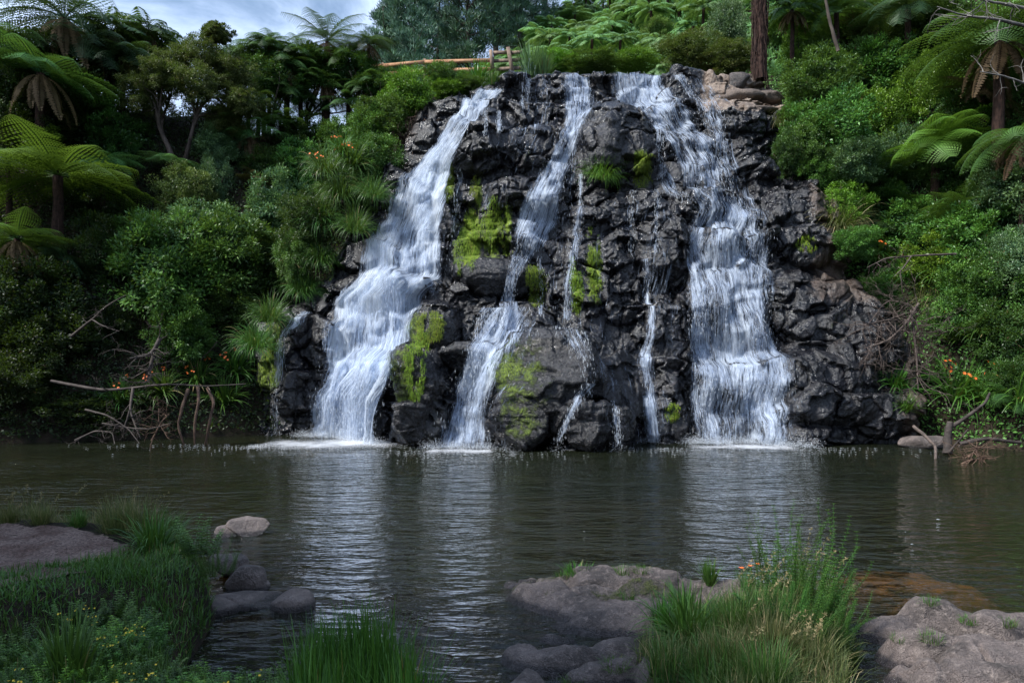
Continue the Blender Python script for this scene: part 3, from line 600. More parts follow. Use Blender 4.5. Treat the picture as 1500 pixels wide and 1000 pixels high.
# let the water run over the boulders that stand in its way
for (bo, P0) in BOULD:
    X = P0[:, 0]+bo[0]; Y = P0[:, 1]+bo[1]; Z = P0[:, 2]+bo[2]
    l_ = np.interp(X, cx_, lz); i_ = np.round((X-cx_[0])/dxc).astype(int); j_ = np.round((Z+.9)/(l_+.9)*(nz_-1)).astype(int)
    ok = (i_ > 1) & (i_ < nx_-2) & (j_ > 1) & (j_ < nz_-2)
    for da in (-1, 0, 1):
        for db in (-1, 0, 1): np.minimum.at(Yg, (j_[ok]+da, i_[ok]+db), Y[ok])
Ysm = blur(np.minimum(Ys, Yg), 10)
def spiky(V0, k): return V0
def cascade(name, label, rows, dens=1., edge=.35, mat='water_white', off=.07, seed=1, res=.05, veil=False, top=None, soft=1., group=None, rockcut=.35, strands=0):
    """rows: (photo y, left x, right x[, density]) read down the fall, turned into places on the rock face"""
    pts = []
    for r in rows:
        pc = base_hit((r[1]+r[2])/2, r[0]); Y = float(samp(Ysm, pc[0], pc[2])); 
        for _ in range(4):
            p = PX((r[1]+r[2])/2, r[0], Y); Y = .5*Y+.5*float(samp(Ysm, p[0], p[2]))
        pc = PX((r[1]+r[2])/2, r[0], Y)
        hw = (r[2]-r[1])/2/F*Y
        pts.append((pc[0], pc[2], hw, r[3] if len(r) > 3 else 1., Y))
    P = np.array(pts); L = np.concatenate([[0], np.cumsum(np.hypot(np.diff(P[:, 0]), np.diff(P[:, 1])))])
    n = int(max(L[-1]/res, 4)); s = np.linspace(0, L[-1], n)
    def sm(c):
        v = np.interp(s, L, P[:, c]); k = 5
        for _ in range(6): v = np.convolve(np.pad(v, 1, 'edge'), [.25, .5, .25], 'valid')
        return v
    x, z, hw, dn = sm(0), sm(1), sm(2), sm(3)
    W = max(hw.max()*2, .05); mcol = int(max(W/res, 4))
    t = np.linspace(-1.18, 1.18, mcol)
    X = x[:, None]+t[None, :]*hw[:, None]; Z = np.repeat(z[:, None], mcol, 1)
    X = X+.06*fbm(X*2+seed, Z*1.5, 3, seed)
    lm = np.interp(X, cx_, lz); Zc = np.minimum(Z, lm-.01)
    ysm = samp(Ysm, X, Zc); yr = samp(Yg, X, Zc)
    Y = ysm-off-.10*np.abs(fbm(X*1.5+seed*3, Z*1.0, 3, seed+3))-.02
    Y = blur(Y, 2)
    # thrown water: never falls back inwards below a ledge by more than 1 m per 1 m
    for i in range(1, n): Y[i] = np.minimum(Y[i], Y[i-1]+.55*res)
    stick = np.clip((Y-yr)/.12, -1, 1)     # rock standing proud of the sheet thins it
    e = 1-np.clip((np.abs(t)[None, :]-(1-edge))/edge/1.15, 0, 1)
    en = fbm(X*2.6, Z*.9, 4, seed+9)*(1+1.6*(1-e))
    D = dn[:, None]*dens*(.15+.85*e)*np.ones_like(X)+.22*en-.30*sst(-.1, .6, stick)*rockcut-.6*(1-sst(0, .2, e))
    D = D-.25*fbm(X*2.2, Z*.35+3, 3, seed+19)*1.
    U = t[None, :]*hw[:, None]*1.+0*Z; Vv = np.repeat(s[:, None], mcol, 1)
    uv = np.stack([U.ravel()+seed*3.7, Vv.ravel()], 1)
    me = mesh_np(name, np.stack([X.ravel(), Y.ravel(), Z.ravel()], 1), grid_faces(mcol, n)[:, ::-1], tint={'dens': D.ravel()}, uv=uv)
    return me, (X, Y, Z, D, s, t)
def flecks(acc, g, n, seed, splash=0, w_=1.):
    X, Y, Z, D, s, t = g; r_ = np.random.default_rng(seed); k = r_.integers(0, X.size, n*3); dd = np.clip(D.ravel()[k], 0, 1)**2.5; k = k[r_.uniform(size=len(k)) < dd][:n]
    P = np.stack([X.ravel()[k], Y.ravel()[k], Z.ravel()[k]], 1)+r_.normal(size=(len(k), 3))*np.array([.035, .04, .05])-np.array([0, .04, 0])
    V = r_.normal(size=(len(k), 3))*np.array([.08, .06, .1])+np.array([0, -.15, -1]); leaves(acc, P, V, np.tile([0, -1., .2], (len(k), 1))+r_.normal(size=(len(k), 3))*.3, r_.uniform(.04, .16, len(k)), r_.uniform(.004, .011, len(k))*w_, .5, droop=0)
    if splash:
        x = X[-1]; i = r_.integers(0, len(x), splash); h_ = np.abs(r_.normal(0, .12, splash)); P = np.stack([x[i]+r_.normal(0, .12, splash), Y[-1][i]-np.abs(r_.normal(.1, .35, splash)), h_*np.clip(1.2-0*h_, 0, 1)+.01], 1)
        leaves(acc, P, r_.normal(size=(splash, 3))+np.array([0, -.3, .6]), r_.normal(size=(splash, 3)), r_.uniform(.012, .035, splash), r_.uniform(.005, .014, splash), .5, droop=0)
def fall(name, label, layers, group=None, nfl=0, splash=0):
    t = thing(name, label, 'waterfall', (0, 0, 0), group)
    for k, kw in enumerate(layers):
        rows = kw.pop('rows'); pn_ = kw.pop('part', 'water_sheet'); mt = kw.get('mat', 'water_white')
        me, g_ = cascade(pn_, '', rows, **kw); put(pn_, me, M[mt], t)
        if k == 0 and nfl: acc = Acc(); flecks(acc, g_, nfl, 5, splash)
        elif nfl: flecks(acc, g_, nfl//3, 6+k, splash//3 if rows[-1][0] > 640 else 0)
    if nfl: tag(put('spray', acc.mesh('spray'), M['spray'], t), None, None, None, 'stuff')
    return t
A = [(133, 700, 742), (150, 676, 722), (175, 664, 706), (205, 636, 684), (250, 594, 668), (300, 566, 660), (350, 540, 656), (398, 514, 650, .95), (418, 488, 642, 1.25), (440, 480, 632, 1.15), (475, 470, 626, .95), (520, 462, 606, .95), (540, 460, 600, 1.2), (560, 456, 596), (600, 450, 586), (648, 446, 574)]
fall('waterfall', 'broad white cascade pouring down the left side of the rock face', [
    dict(rows=A, dens=1.20, seed=1, off=.10, edge=.25, rockcut=.2), dict(rows=A, dens=.86, seed=2, off=.26, mat='water_thread', edge=.4, rockcut=.3),
    dict(rows=[(408, 505, 600), (430, 480, 625), (470, 470, 620), (520, 464, 600), (600, 452, 575), (648, 450, 560)], dens=.85, seed=3, off=.45, edge=.5),
    dict(rows=[(528, 500, 605, 1.1), (545, 478, 600), (580, 462, 592, .9), (648, 470, 574, .9)], dens=1.12, seed=4, off=.35, edge=.4)], nfl=2600, splash=4500)
B = [(106, 818, 872), (150, 820, 872), (175, 822, 866), (200, 818, 852), (240, 796, 838), (280, 768, 832), (330, 748, 820), (372, 744, 790, .9), (400, 738, 764), (440, 732, 756), (458, 712, 776), (490, 700, 760), (540, 672, 730), (600, 650, 716), (656, 632, 712)]
fall('waterfall', 'narrow middle cascade bending left down the centre of the rock face', [
    dict(rows=B, dens=1.02, seed=5, off=.07, edge=.4, rockcut=.6), dict(rows=B, dens=.74, seed=6, off=.16, mat='water_thread', edge=.5, rockcut=.6),
    dict(rows=[(150, 850, 890), (200, 810, 850), (300, 790, 850, .7), (340, 800, 850, .7), (400, 790, 845, .6), (470, 780, 845, .6), (480, 780, 845, .6)], dens=.85, seed=7, off=.14, mat='water_thread', edge=.5, rockcut=.6),
    dict(rows=[(450, 690, 760), (470, 685, 720, .8), (540, 690, 712, .7)], dens=.85, seed=8, off=.14, mat='water_thread', edge=.5, rockcut=.5),
    dict(rows=[(448, 735, 790), (470, 700, 800), (520, 672, 770, .8), (570, 650, 735), (656, 632, 742, .9)], dens=.82, seed=38, off=.16, edge=.7, rockcut=.5), dict(rows=[(478, 790, 860), (500, 820, 872), (530, 842, 878, .8), (560, 850, 880, .5)], dens=.8, seed=39, off=.16, mat='water_thread', edge=.6, rockcut=.5)], nfl=1500, splash=2200)
Cc = [(106, 893, 976), (150, 895, 990), (170, 925, 1015), (200, 955, 1040), (240, 985, 1062), (280, 1005, 1078), (310, 1008, 1100), (350, 1004, 1112), (400, 1002, 1122), (450, 1002, 1132), (520, 1004, 1144), (600, 1008, 1148), (652, 1010, 1150)]
fall('waterfall', 'tall right hand cascade spreading over many ledges beside the bare brown rock', [
    dict(rows=Cc, dens=.95, seed=9, off=.07, edge=.3, rockcut=1.1), dict(rows=Cc, dens=.78, seed=10, off=.15, mat='water_thread', edge=.4, rockcut=.8),
    dict(rows=[(150, 950, 1000), (180, 950, 980), (240, 955, 978, .8), (275, 958, 1000), (300, 1000, 1020, .7)], dens=.85, seed=11, off=.06, mat='water_thread', edge=.6),
    dict(rows=[(110, 985, 1000), (150, 1000, 1040), (200, 1040, 1066), (260, 1050, 1076), (300, 1068, 1100), (330, 1080, 1110)], dens=.8, seed=12, off=.08, mat='water_thread', edge=.5, rockcut=.6),
    dict(rows=[(305, 1075, 1112), (340, 1075, 1125), (420, 1085, 1140), (520, 1095, 1146), (652, 1095, 1150)], dens=.84, seed=13, off=.2, edge=.5, rockcut=.5),
    dict(rows=[(405, 1005, 1040), (460, 1003, 1045), (540, 1006, 1050), (652, 1012, 1060)], dens=.82, seed=14, off=.2, edge=.5, rockcut=.5)], nfl=2200, splash=4000)
fall('waterfall', 'lacy film of water spilling over the black rock between broad and middle cascades', [dict(rows=[(108, 750, 822), (150, 745, 820), (200, 725, 815), (260, 700, 790), (310, 690, 770, .9)], dens=.60, seed=51, off=.07, mat='water_thread', edge=.3, rockcut=.9)])
fall('waterfall', 'lacy film of water over the columns between middle and right cascades', [dict(rows=[(295, 830, 1000), (380, 815, 1000), (480, 800, 1000), (560, 840, 1005), (650, 860, 1008)], dens=.56, seed=52, off=.07, mat='water_thread', edge=.25, rockcut=.9)])
fall('waterfall', 'lacy film of water fringing the right cascade below the tan slabs', [dict(rows=[(112, 1000, 1030), (150, 1015, 1062), (210, 1040, 1082), (300, 1070, 1112), (420, 1100, 1140)], dens=.70, seed=53, off=.08, mat='water_thread', edge=.4, rockcut=.8)])
fall('waterfall', 'low lacy spill over the rocks on both sides of the middle cascade foot', [dict(rows=[(470, 680, 800), (540, 655, 800), (600, 625, 760), (656, 610, 770)], dens=.60, seed=54, off=.08, mat='water_thread', edge=.3, rockcut=.8)])
small = [
 ('waterfall', 'small trickle over the mossy rock at the far left of the falls', [(455, 438, 458), (475, 418, 446), (500, 402, 428), (560, 396, 420, .8), (630, 392, 420, .8)], .95),
 ('waterfall', 'thin veil beside the long mossy rib right of the broad cascade', [(245, 662, 684), (270, 664, 686), (330, 656, 676, .8), (400, 644, 662, .7), (430, 622, 650)], .75),
 ('waterfall', 'thin vertical trickle down the dark rock between middle and right cascades', [(378, 938, 952), (420, 938, 954), (500, 940, 960), (530, 930, 964), (570, 938, 964), (648, 940, 966)], .9),
 ('waterfall', 'short trickle dropping from the hollow beside the yellow moss patch', [(280, 916, 930), (320, 918, 930), (345, 918, 934, .7), (375, 920, 930)], .7),
 ('waterfall', 'short double trickle below the wet ledge left of the right cascade', [(278, 952, 966), (320, 953, 967), (372, 954, 966)], .8),
 ('waterfall', 'low trickle curling round the small boulder heap by the pool', [(560, 850, 885), (580, 838, 860), (615, 822, 836), (645, 806, 822)], .85),
 ('waterfall', 'thread of water down the right side of the low boulder heap', [(585, 885, 900), (620, 896, 908), (650, 898, 910)], .75),
 ('waterfall', 'broken veil down the dark columns just right of the middle cascade', [(300, 838, 862), (350, 832, 850, .8), (420, 822, 842), (470, 818, 846, .8)], .85),
 ('waterfall', 'fine thread down the dark rock left of the yellow moss patch', [(255, 846, 852), (300, 846, 854)], .8),
 ('waterfall', 'thin thread over the mossy columns below the bend of the middle cascade', [(375, 784, 796), (430, 786, 796, .8), (462, 786, 798)], .85),
 ('waterfall', 'wet thread beside the lowest mossy block at the pool', [(575, 690, 706), (620, 694, 712), (654, 696, 716)], .8),
 ('waterfall', 'single thin drip on the top ledge at the far left end', [(112, 769, 779), (138, 768, 780)], .85),
 ('waterfall', 'single thin drip over the second step of the top ledge', [(142, 762, 768), (158, 761, 769)], .8),
 ('waterfall', 'twin drips over the round boulder beneath the top ledge', [(163, 727, 734), (195, 727, 736)], .9),
 ('waterfall', 'shortest drip over the round boulder beside the broad cascade', [(163, 709, 714), (198, 708, 715)], .8)]
for nm, lb, rows, dn in small:
    fall(nm, lb, [dict(rows=rows, dens=dn*1.05, seed=int(rows[0][1]), off=.06, mat='water_thread', edge=.7, res=.035, rockcut=.3), dict(rows=rows, dens=dn*.9, seed=int(rows[0][1])+3, off=.1, mat='water_thread', edge=.8, res=.035, rockcut=.3)], nfl=160, splash=70 if rows[-1][0] > 620 else 0)
# water-worn rocks near the camera, built as one lumpy surface each
def worn(name, label, lumps, z0=-.35, res=.014, seed=3, k=15., cat='rock', rel=.075, groove=.08, moss=None):
    Ls = [(*G(a, c, hz)[:2], rx*1.0, ry*.98, h*.85-.02) for (a, c, rx, ry, h, hz) in [(l[0], l[1], l[2], l[3], l[4], l[4]*.6) for l in lumps]]
    A_ = np.array(Ls); x0 = (A_[:, 0]-A_[:, 2]*1.5).min(); x1 = (A_[:, 0]+A_[:, 2]*1.5).max(); y0 = (A_[:, 1]-A_[:, 3]*1.5).min(); y1 = (A_[:, 1]+A_[:, 3]*1.5).max()
    gx = np.arange(x0, x1, res); gy = np.arange(y0, y1, res); X, Y = np.meshgrid(gx, gy)
    xw = X+.10*fbm(X*2.4, Y*2.4, 3, seed); yw = Y+.10*fbm(X*2.4, Y*2.4, 3, seed+50)
    S = np.exp(k*z0)*np.ones_like(X)
    for (cx, cy, rx, ry, h) in Ls:
        r2 = ((xw-cx)/rx)**2+((yw-cy)/ry)**2
        hh = h-(h-z0)*sst(.25, 1.75, np.sqrt(r2))**1.0; S = S+np.exp(k*hh)-np.exp(k*z0)
    Z = np.log(np.maximum(S, 1e-6))/k
    f1, f2, idx, xc, zc = vor(xw+.15*fbm(X*3, Y*3, 2, seed), yw, .62, .34, seed+2)
    Z = Z-groove*(1-sst(0, .16, f2-f1))*sst(-.35, .2, fbm(X*1.8, Y*1.8, 2, seed+6))+.04*(idx-.5)*sst(0, .3, f2-f1)
    Z = Z+rel*fbm(X*3, Y*4.5, 4, seed+4)+.010*fbm(X*16, Y*20, 3, seed+5)
    q = grid_faces(len(gx), len(gy)); ok = Z.ravel()[q].max(1) > z0+.03; q = q[ok]; us, inv = np.unique(q, return_inverse=True)
    mm = np.zeros(Z.shape) if moss is None else moss(X, Y, Z)
    V = np.stack([X.ravel(), Y.ravel(), Z.ravel()], 1)[us]
    me = mesh_np(name, V, inv.reshape(-1, 4), tint={'moss': mm.ravel()[us]})
    SURF.append((x0, y0, res, Z)); return tag(put(name, me, M['worn']), label, cat)
SURF = []
mo = lambda X, Y, Z: .42*sst(-.1, .5, fbm(X*1.9, Y*1.9, 3, 5))
worn('rock', 'broad lumpy grey rock shelf with grass tufts in the middle foreground', [(845, 862, .62, .50, .26), (890, 840, .70, .42, .36), (795, 858, .42, .42, .20), (960, 850, .62, .42, .34), (1060, 862, .62, .40, .30), (1130, 870, .5, .4, .28), (900, 895, .62, .35, .25), (970, 890, .5, .4, .32), (850, 885, .4, .3, .2), (760, 848, .28, .26, .10), (1190, 880, .4, .4, .2)], seed=3, moss=mo)
worn('rock', 'grooved brown rock lobe in front of the broad shelf', [(812, 926, .26, .12, .13), (770, 952, .20, .2, .16), (840, 950, .38, .22, .26), (900, 942, .36, .2, .27), (925, 965, .38, .24, .27), (870, 980, .34, .16, .20), (800, 962, .3, .2, .17), (970, 985, .28, .28, .25), (760, 930, .1, .1, .03)], seed=13, moss=mo)
worn('rock', 'smallest round topped brown rock at the bottom edge', [(780, 1000, .22, .20, .18), (830, 1012, .2, .2, .14), (750, 1012, .2, .2, .12)], seed=23)
worn('rock', 'large pale lumpy rock mass in the bottom right corner', [(1368, 892, .36, .26, .38), (1310, 912, .30, .28, .22), (1460, 908, .32, .26, .36), (1418, 912, .3, .26, .26), (1500, 905, .3, .24, .34), (1350, 935, .42, .3, .32), (1440, 950, .5, .34, .36), (1300, 948, .2, .22, .15), (1390, 985, .46, .32, .34), (1490, 990, .5, .4, .36), (1340, 975, .3, .2, .24), (1460, 1060, .5, .4, .38), (1560, 950, .5, .5, .4), (1600, 1050, .5, .5, .4)], seed=33, moss=mo, k=14, groove=.08)
def wb(label, px, py, z, rx, ry, rz, seed, planes=8, rot=0.): 
    p = G(px, py, z); boulder('rock', label, tuple(p), (rx, ry, rz), seed, 'worn', planes=planes, soft=.055, rot=rot, cat='rock', rough=.05, moss=.12)
wb('cracked pale topped rock rising from the water off the left bank', 360, 775, .06, .33, .24, .21, 72, 9, .2)
wb('low wet stone leaning on the left side of the cracked rock', 333, 782, .02, .15, .15, .14, 73)
wb('dark upright rock against the end of the left bank', 363, 850, .10, .20, .17, .24, 74, 8, .3)
wb('rounded stone on the tip of the left bank behind the upright rock', 335, 826, .16, .24, .20, .18, 75)
wb('flat wet rock slab between left bank and pool', 362, 880, .02, .36, .26, .13, 76, 8, .4)
wb('brown wedge shaped rock at the right end of the flat wet slab', 428, 886, .02, .21, .18, .19, 77, 7)
wb('shelf of wet rock half under the left bank', 318, 888, .02, .26, .25, .14, 78)
wb('small wet stone wedged between the upright rock and the slab', 383, 858, .05, .09, .09, .08, 79)
def ground_z(x, y):
    z = float(terrain(np.array(x), np.array(y)))
    for (x0, y0, rs, Z) in SURF:
        i = int((x-x0)/rs); j = int((y-y0)/rs)
        if 0 <= j < Z.shape[0] and 0 <= i < Z.shape[1]: z = max(z, Z[j, i])
    return z
# ------------------------------------------------------------------ plants: generators
def wander(p0, d0, L, n, wob, r_, grav=0.):
    P = [np.array(p0, float)]; d = nrm(np.array(d0, float)); st = L/n
    for _ in range(n): d = nrm(d+r_.normal(size=3)*wob+np.array([0, 0, grav])); P.append(P[-1]+d*st)
    return np.array(P)
def branchy(acc, p0, d0, L, rad, r_, depth=3, wob=.22, kids=4, sides=5, grav=0., spread=.8, tips=None):
    P = wander(p0, d0, L, 8, wob, r_, grav); tubes(acc, [(P, np.linspace(rad, rad*.35, len(P)))], sides)
    if depth <= 0:
        if tips is not None: tips.append(P[-1]); tips.append(P[5])
        return
    for k in range(kids):
        i = int(r_.integers(3, 9)); d = nrm(P[i]-P[i-1]); dd = nrm(d+r_.normal(size=3)*spread)
        branchy(acc, P[i], dd, L*r_.uniform(.45, .7), rad*.5, r_, depth-1, wob, kids, max(sides-1, 3), grav, spread, tips)
def shrub_mesh(name, seed, R0=(1, 1, 1), nclump=90, nleaf=110, L=.10, W=.045, cr=.22, shell=.72, open_=0., up=.35):
    r_ = np.random.default_rng(seed); acc = Acc()
    d = nrm(r_.normal(size=(nclump, 3))); d[:, 2] = d[:, 2]*1.; rad = r_.uniform(shell, 1.06, nclump)
    lump = 1+.22*np.sin(d[:, 0]*4+seed)*np.cos(d[:, 1]*3.3+seed*2)+.12*np.sin(d[:, 2]*6+seed)
    c = d*(rad*lump)[:, None]*np.array(R0); ct = np.clip(r_.normal(.45, .2, nclump), .05, .95)
    k = nclump*nleaf; ci = np.repeat(np.arange(nclump), nleaf)
    off = nrm(r_.normal(size=(k, 3)))*(r_.uniform(0, 1, k)**.45)[:, None]*(cr*r_.uniform(.55, 1.35, nclump)[ci])[:, None]*np.array([1, 1, .75])
    P = c[ci]+off
    D = nrm(off*1.2+d[ci]*.12+r_.normal(size=(k, 3))*.09+np.array([0, 0, up*.2])); N = nrm(d[ci]*.5+np.array([0, 0, 1.])+r_.normal(size=(k, 3))*.5)
    t = np.clip(ct[ci]+r_.normal(0, .18, k), 0, .97); t = np.where(r_.uniform(size=k) < .006, 1, t)
    leaves(acc, P, D, N, L*r_.uniform(.6, 1.25, k), W*r_.uniform(.7, 1.2, k), t)
    # inner leaves coloured darker, so shade inside the crown is in their tint
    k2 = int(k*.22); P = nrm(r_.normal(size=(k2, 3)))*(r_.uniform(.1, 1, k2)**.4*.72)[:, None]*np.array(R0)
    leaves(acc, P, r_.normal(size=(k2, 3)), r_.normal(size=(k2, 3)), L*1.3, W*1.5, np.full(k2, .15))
    return acc.mesh(name)
def frond_into(acc, az, e0, e1, L, npin, Lp, hi, r_, roll=0., pinn=9, curl=0.):
    n = npin; s = np.linspace(0, 1, n+6); ang = e0+(e1-e0)*s**.85
    ds = L/(n+5); h = np.concatenate([[0], np.cumsum(np.cos(ang[:-1])*ds)]); v = np.concatenate([[0], np.cumsum(np.sin(ang[:-1])*ds)])
    side = np.array([-math.sin(az), math.cos(az), 0]); rd = np.array([math.cos(az), math.sin(az), 0]); zz = np.array([0, 0, 1.])
    sw = curl*s**2*L
    P = rd[None]*h[:, None]+zz[None]*v[:, None]+side[None]*sw[:, None]
    T = nrm(np.gradient(P, axis=0)); tt0 = float(np.clip(r_.normal(.5, .18), .05, .93))
    tubes(acc, [(P, np.linspace(.016, .004, len(P))*L/2)], 3, .1)
    i0 = 4; idx = np.arange(i0, len(P)); sl = (idx-i0)/(len(P)-i0)
    pl = Lp*np.clip(np.sin(math.pi*(sl*.86+.10))**.75, .05, 1)*(1-.15*sl)
    for sg in (-1, 1):
        S = nrm(side[None]*sg+T[idx]*.28); Nn = nrm(np.cross(T[idx], side[None])); Nn = Nn*np.sign(Nn[:, 2:3]+1e-6)
        S = nrm(S-Nn*.22+r_.normal(size=S.shape)*.05)
        if not hi:
            leaves(acc, P[idx], S, Nn, pl, np.full(len(idx), ds*1.05+.01), np.clip(tt0+r_.normal(0, .07, len(idx)), 0, .95), droop=.30)
        else:
            u = (np.arange(pinn)+.5)/pinn
            for sg2 in (-1, 1):
                B = P[idx][:, None]+S[:, None]*(pl[:, None]*u[None])[..., None]-Nn[:, None]*(pl[:, None]*.28*u[None]**2)[..., None]
                wl = (ds*.62)*(1-u*.75)[None]*np.ones((len(idx), 1))*np.clip(pl/Lp, .3, 1)[:, None]**.3
                DD = T[idx][:, None]*sg2+S[:, None]*.45-Nn[:, None]*.12
                k = B.shape[0]*pinn
                leaves(acc, B.reshape(-1, 3), np.broadcast_to(DD, B.shape).reshape(-1, 3), np.broadcast_to(Nn[:, None], B.shape).reshape(-1, 3), wl.ravel(), np.repeat(pl/pinn*1.15, pinn), np.clip(tt0+np.tile(u*.25, len(idx))-.1+r_.normal(0, .05, k), 0, .95), droop=.1)
def fern_mesh(name, seed, nf=20, L=2.0, npin=24, Lp=.42, hi=True, e0=(.7, 1.15), e1=(-.9, -.35), pinn=8):
    r_ = np.random.default_rng(seed); acc = Acc()
    for k in range(nf):
        az = k*2.399963+r_.normal(0, .12); f = k/nf
        frond_into(acc, az, e0[0]+(e0[1]-e0[0])*f+r_.normal(0, .08), e1[0]+(e1[1]-e1[0])*f+r_.normal(0, .12), L*r_.uniform(.82, 1.1), npin, Lp, hi, r_, pinn=pinn, curl=r_.normal(0, .08))
    return acc.mesh(name)
def grass_mesh(name, seed, n=260, L=(.5, 1.), W=.018, base=.18, lean=(0, 0), spread=.55, droop=1.1, segs=6, tipw=.1, tint=(.5, .22)):
    r_ = np.random.default_rng(seed); a = r_.uniform(0, 2*math.pi, n); rr = base*np.sqrt(r_.uniform(0, 1, n))
    P = np.stack([rr*np.cos(a), rr*np.sin(a), np.zeros(n)], 1); a2 = a+r_.normal(0, .5, n)
    out = np.abs(r_.normal(0, spread, n)); D = nrm(np.stack([np.cos(a2)*out+lean[0], np.sin(a2)*out+lean[1], np.ones(n)], 1))
    Ln = r_.uniform(L[0], L[1], n); dr = np.abs(r_.normal(droop, droop*.4, n)); st = Ln/segs
    hd = nrm(np.stack([D[:, 0]+r_.normal(0, .02, n), D[:, 1]+r_.normal(0, .02, n), np.zeros(n)], 1)); S = np.stack([-hd[:, 1], hd[:, 0], np.zeros(n)], 1); tw = r_.normal(0, .4, n)[:, None]; S = nrm(S+np.array([0, 0, 1.])*tw*.6)
    rows = []; p = P.copy(); d = D.copy()
    for k in range(segs+1):
        wv = W*(1-(k/segs)**1.6*(1-tipw))*(.6+.8*min(k, 1.5)/1.5)/1.2; rows.append(np.stack([p-S*wv*.5, p+S*wv*.5], 1))
        p = p+d*st[:, None]; d = nrm(d+np.array([0, 0, -1.])*(dr/segs*(.3+1.4*k/segs))[:, None])
    V = np.stack(rows, 1); V = V.reshape(n, -1, 3); m_ = (segs+1)*2
    q = np.array([(2*k, 2*k+1, 2*k+3, 2*k+2) for k in range(segs)]); Q = (np.arange(n)[:, None, None]*m_+q[None]).reshape(-1, 4)
    t = np.clip(r_.normal(tint[0], tint[1], n), 0, .99); return V.reshape(-1, 3), Q, np.repeat(t, m_)
def gmesh(name, *a, **k):
    V, Q, t = grass_mesh(name, *a, **k); return mesh_np(name, V, Q, tint=t)
def flowers_mesh(name, seed, n, hgt, rad, size, petals=6, spray=5, spr=.10):
    """little star flowers on thin arching stems"""
    r_ = np.random.default_rng(seed); acc = Acc()
    for k in range(n):
        a = r_.uniform(0, 6.28); q = rad*math.sqrt(r_.uniform(.1, 1)); c = np.array([q*math.cos(a), q*math.sin(a), hgt*r_.uniform(.75, 1.1)])
        tubes(acc, [(np.array([[0, 0, 0], [c[0]*.3, c[1]*.3, c[2]*.6], c]), .0025)], 3, .1)
        for j in range(spray):
            cc = c+r_.normal(size=3)*spr*np.array([1, 1, .4]); th = np.arange(petals)*6.283/petals+r_.uniform(0, 1); ax = nrm(np.array([0, -.5, 1.])+r_.normal(size=3)*.4)
            u = nrm(np.cross(ax, [1, 0, 0])); v = np.cross(ax, u); D = u[None]*np.cos(th)[:, None]+v[None]*np.sin(th)[:, None]+ax[None]*.35
            leaves(acc, np.repeat(cc[None], petals, 0), D, np.repeat(ax[None], petals, 0), size, size*.5, .5)
    return acc.mesh(name)
# crown sources
SH = {
 'fine': [shrub_mesh('crown', 100+i, nclump=150, nleaf=120, L=.065, W=.030, cr=.20, R0=(1, .9, .85)) for i in range(3)],
 'glossy': [shrub_mesh('crown', 110+i, nclump=130, nleaf=95, L=.085, W=.036, cr=.20, R0=(1, .9, .9)) for i in range(3)],
 'loose': [shrub_mesh('crown', 120+i, nclump=80, nleaf=80, L=.075, W=.035, cr=.19, R0=(1, .9, .95), shell=.45) for i in range(3)],
 'lowpoly': [shrub_mesh('crown', 130+i, nclump=60, nleaf=60, L=.14, W=.075, cr=.26, R0=(1, .9, .8)) for i in range(2)]}
FE = {
 'hi': [fern_mesh('crown', 200+i, nf=23+i*2, L=1.0, npin=26, Lp=.30, e0=(.25, .95), e1=(-1.15, -.55)) for i in range(3)],
 'flat': [fern_mesh('crown', 210+i, nf=21, L=1.0, npin=26, Lp=.31, e0=(.1, .55), e1=(-.75, -.35)) for i in range(2)],
 'vase': [fern_mesh('crown', 220+i, nf=16, L=1.0, npin=24, Lp=.29, e0=(.6, 1.2), e1=(-.7, .1)) for i in range(2)],
 'far': [fern_mesh('crown', 230+i, nf=17, L=1.0, npin=17, Lp=.30, hi=False, e0=(.2, .9), e1=(-1.1, -.5)) for i in range(3)]}
def rock_h(x, y): return ground_z(x, y)
def trunk_mesh(name, H, r0, r1, seed, lean=(0, 0), sides=9, wob=.04, buttress=0.):
    r_ = np.random.default_rng(seed); n = 10; s = np.linspace(0, 1, n)
    P = np.stack([lean[0]*H*s**1.5+np.cumsum(r_.normal(0, wob*H/n, n)), lean[1]*H*s**1.5+np.cumsum(r_.normal(0, wob*H/n, n)), -.4+(H+.4)*s], 1); P[:, :2] -= P[-1, :2]; P[:, :2] += np.array(lean)*0
    acc = Acc(); tubes(acc, [(P, r0+(r1-r0)*s+buttress*(1-s)**6)], sides); return acc.mesh(name), P
def tree_fern(px, py, rad, label, h=2.5, mat='fern', kind='hi', var=0, tilt=(0, 0), name='tree_fern', group=None, dead=False, Y=None, cliff=True):
    """px, py = middle of the crown; rad = crown radius in photo pixels; h = height of the crown above the ground"""
    p = hit(px, py, h, cliff=cliff) if Y is None else PX(px, py, Y)
    Rm = rad*1.15/F*p[1]; gz_ = min(float(terrain(np.array(p[0]), np.array(p[1]))), p[2]-.4); H = p[2]-gz_
    t = thing(name, label, 'tree fern', (p[0], p[1], gz_), group)
    me, _ = trunk_mesh('trunk', H, max(.09, .07*Rm), max(.07, .05*Rm), int(px*7+py)); put('trunk', me, M['fern_trunk'], t)
    c = put('crown', FE[kind][var % len(FE[kind])], None, t)
    if len(c.data.materials) == 0: c.data.materials.append(M[mat])
    c.material_slots[0].link = 'OBJECT'; c.material_slots[0].material = M[mat]
    c.location = (0, 0, H); c.scale = (Rm,)*3; c.rotation_euler = (tilt[0], tilt[1], (px*.37+py*.11) % 6.28)
    if dead:
        if 'dead' not in FE: FE['dead'] = [fern_mesh('dead_fronds', 260, nf=11, L=1.0, npin=22, Lp=.13, hi=False, e0=(-.5, -.2), e1=(-1.7, -1.5))]
        d = put('dead_fronds', FE['dead'][0], M['fern_dead'], t); d.location = (0, 0, H-.05); d.scale = (Rm*.75,)*3
    return t
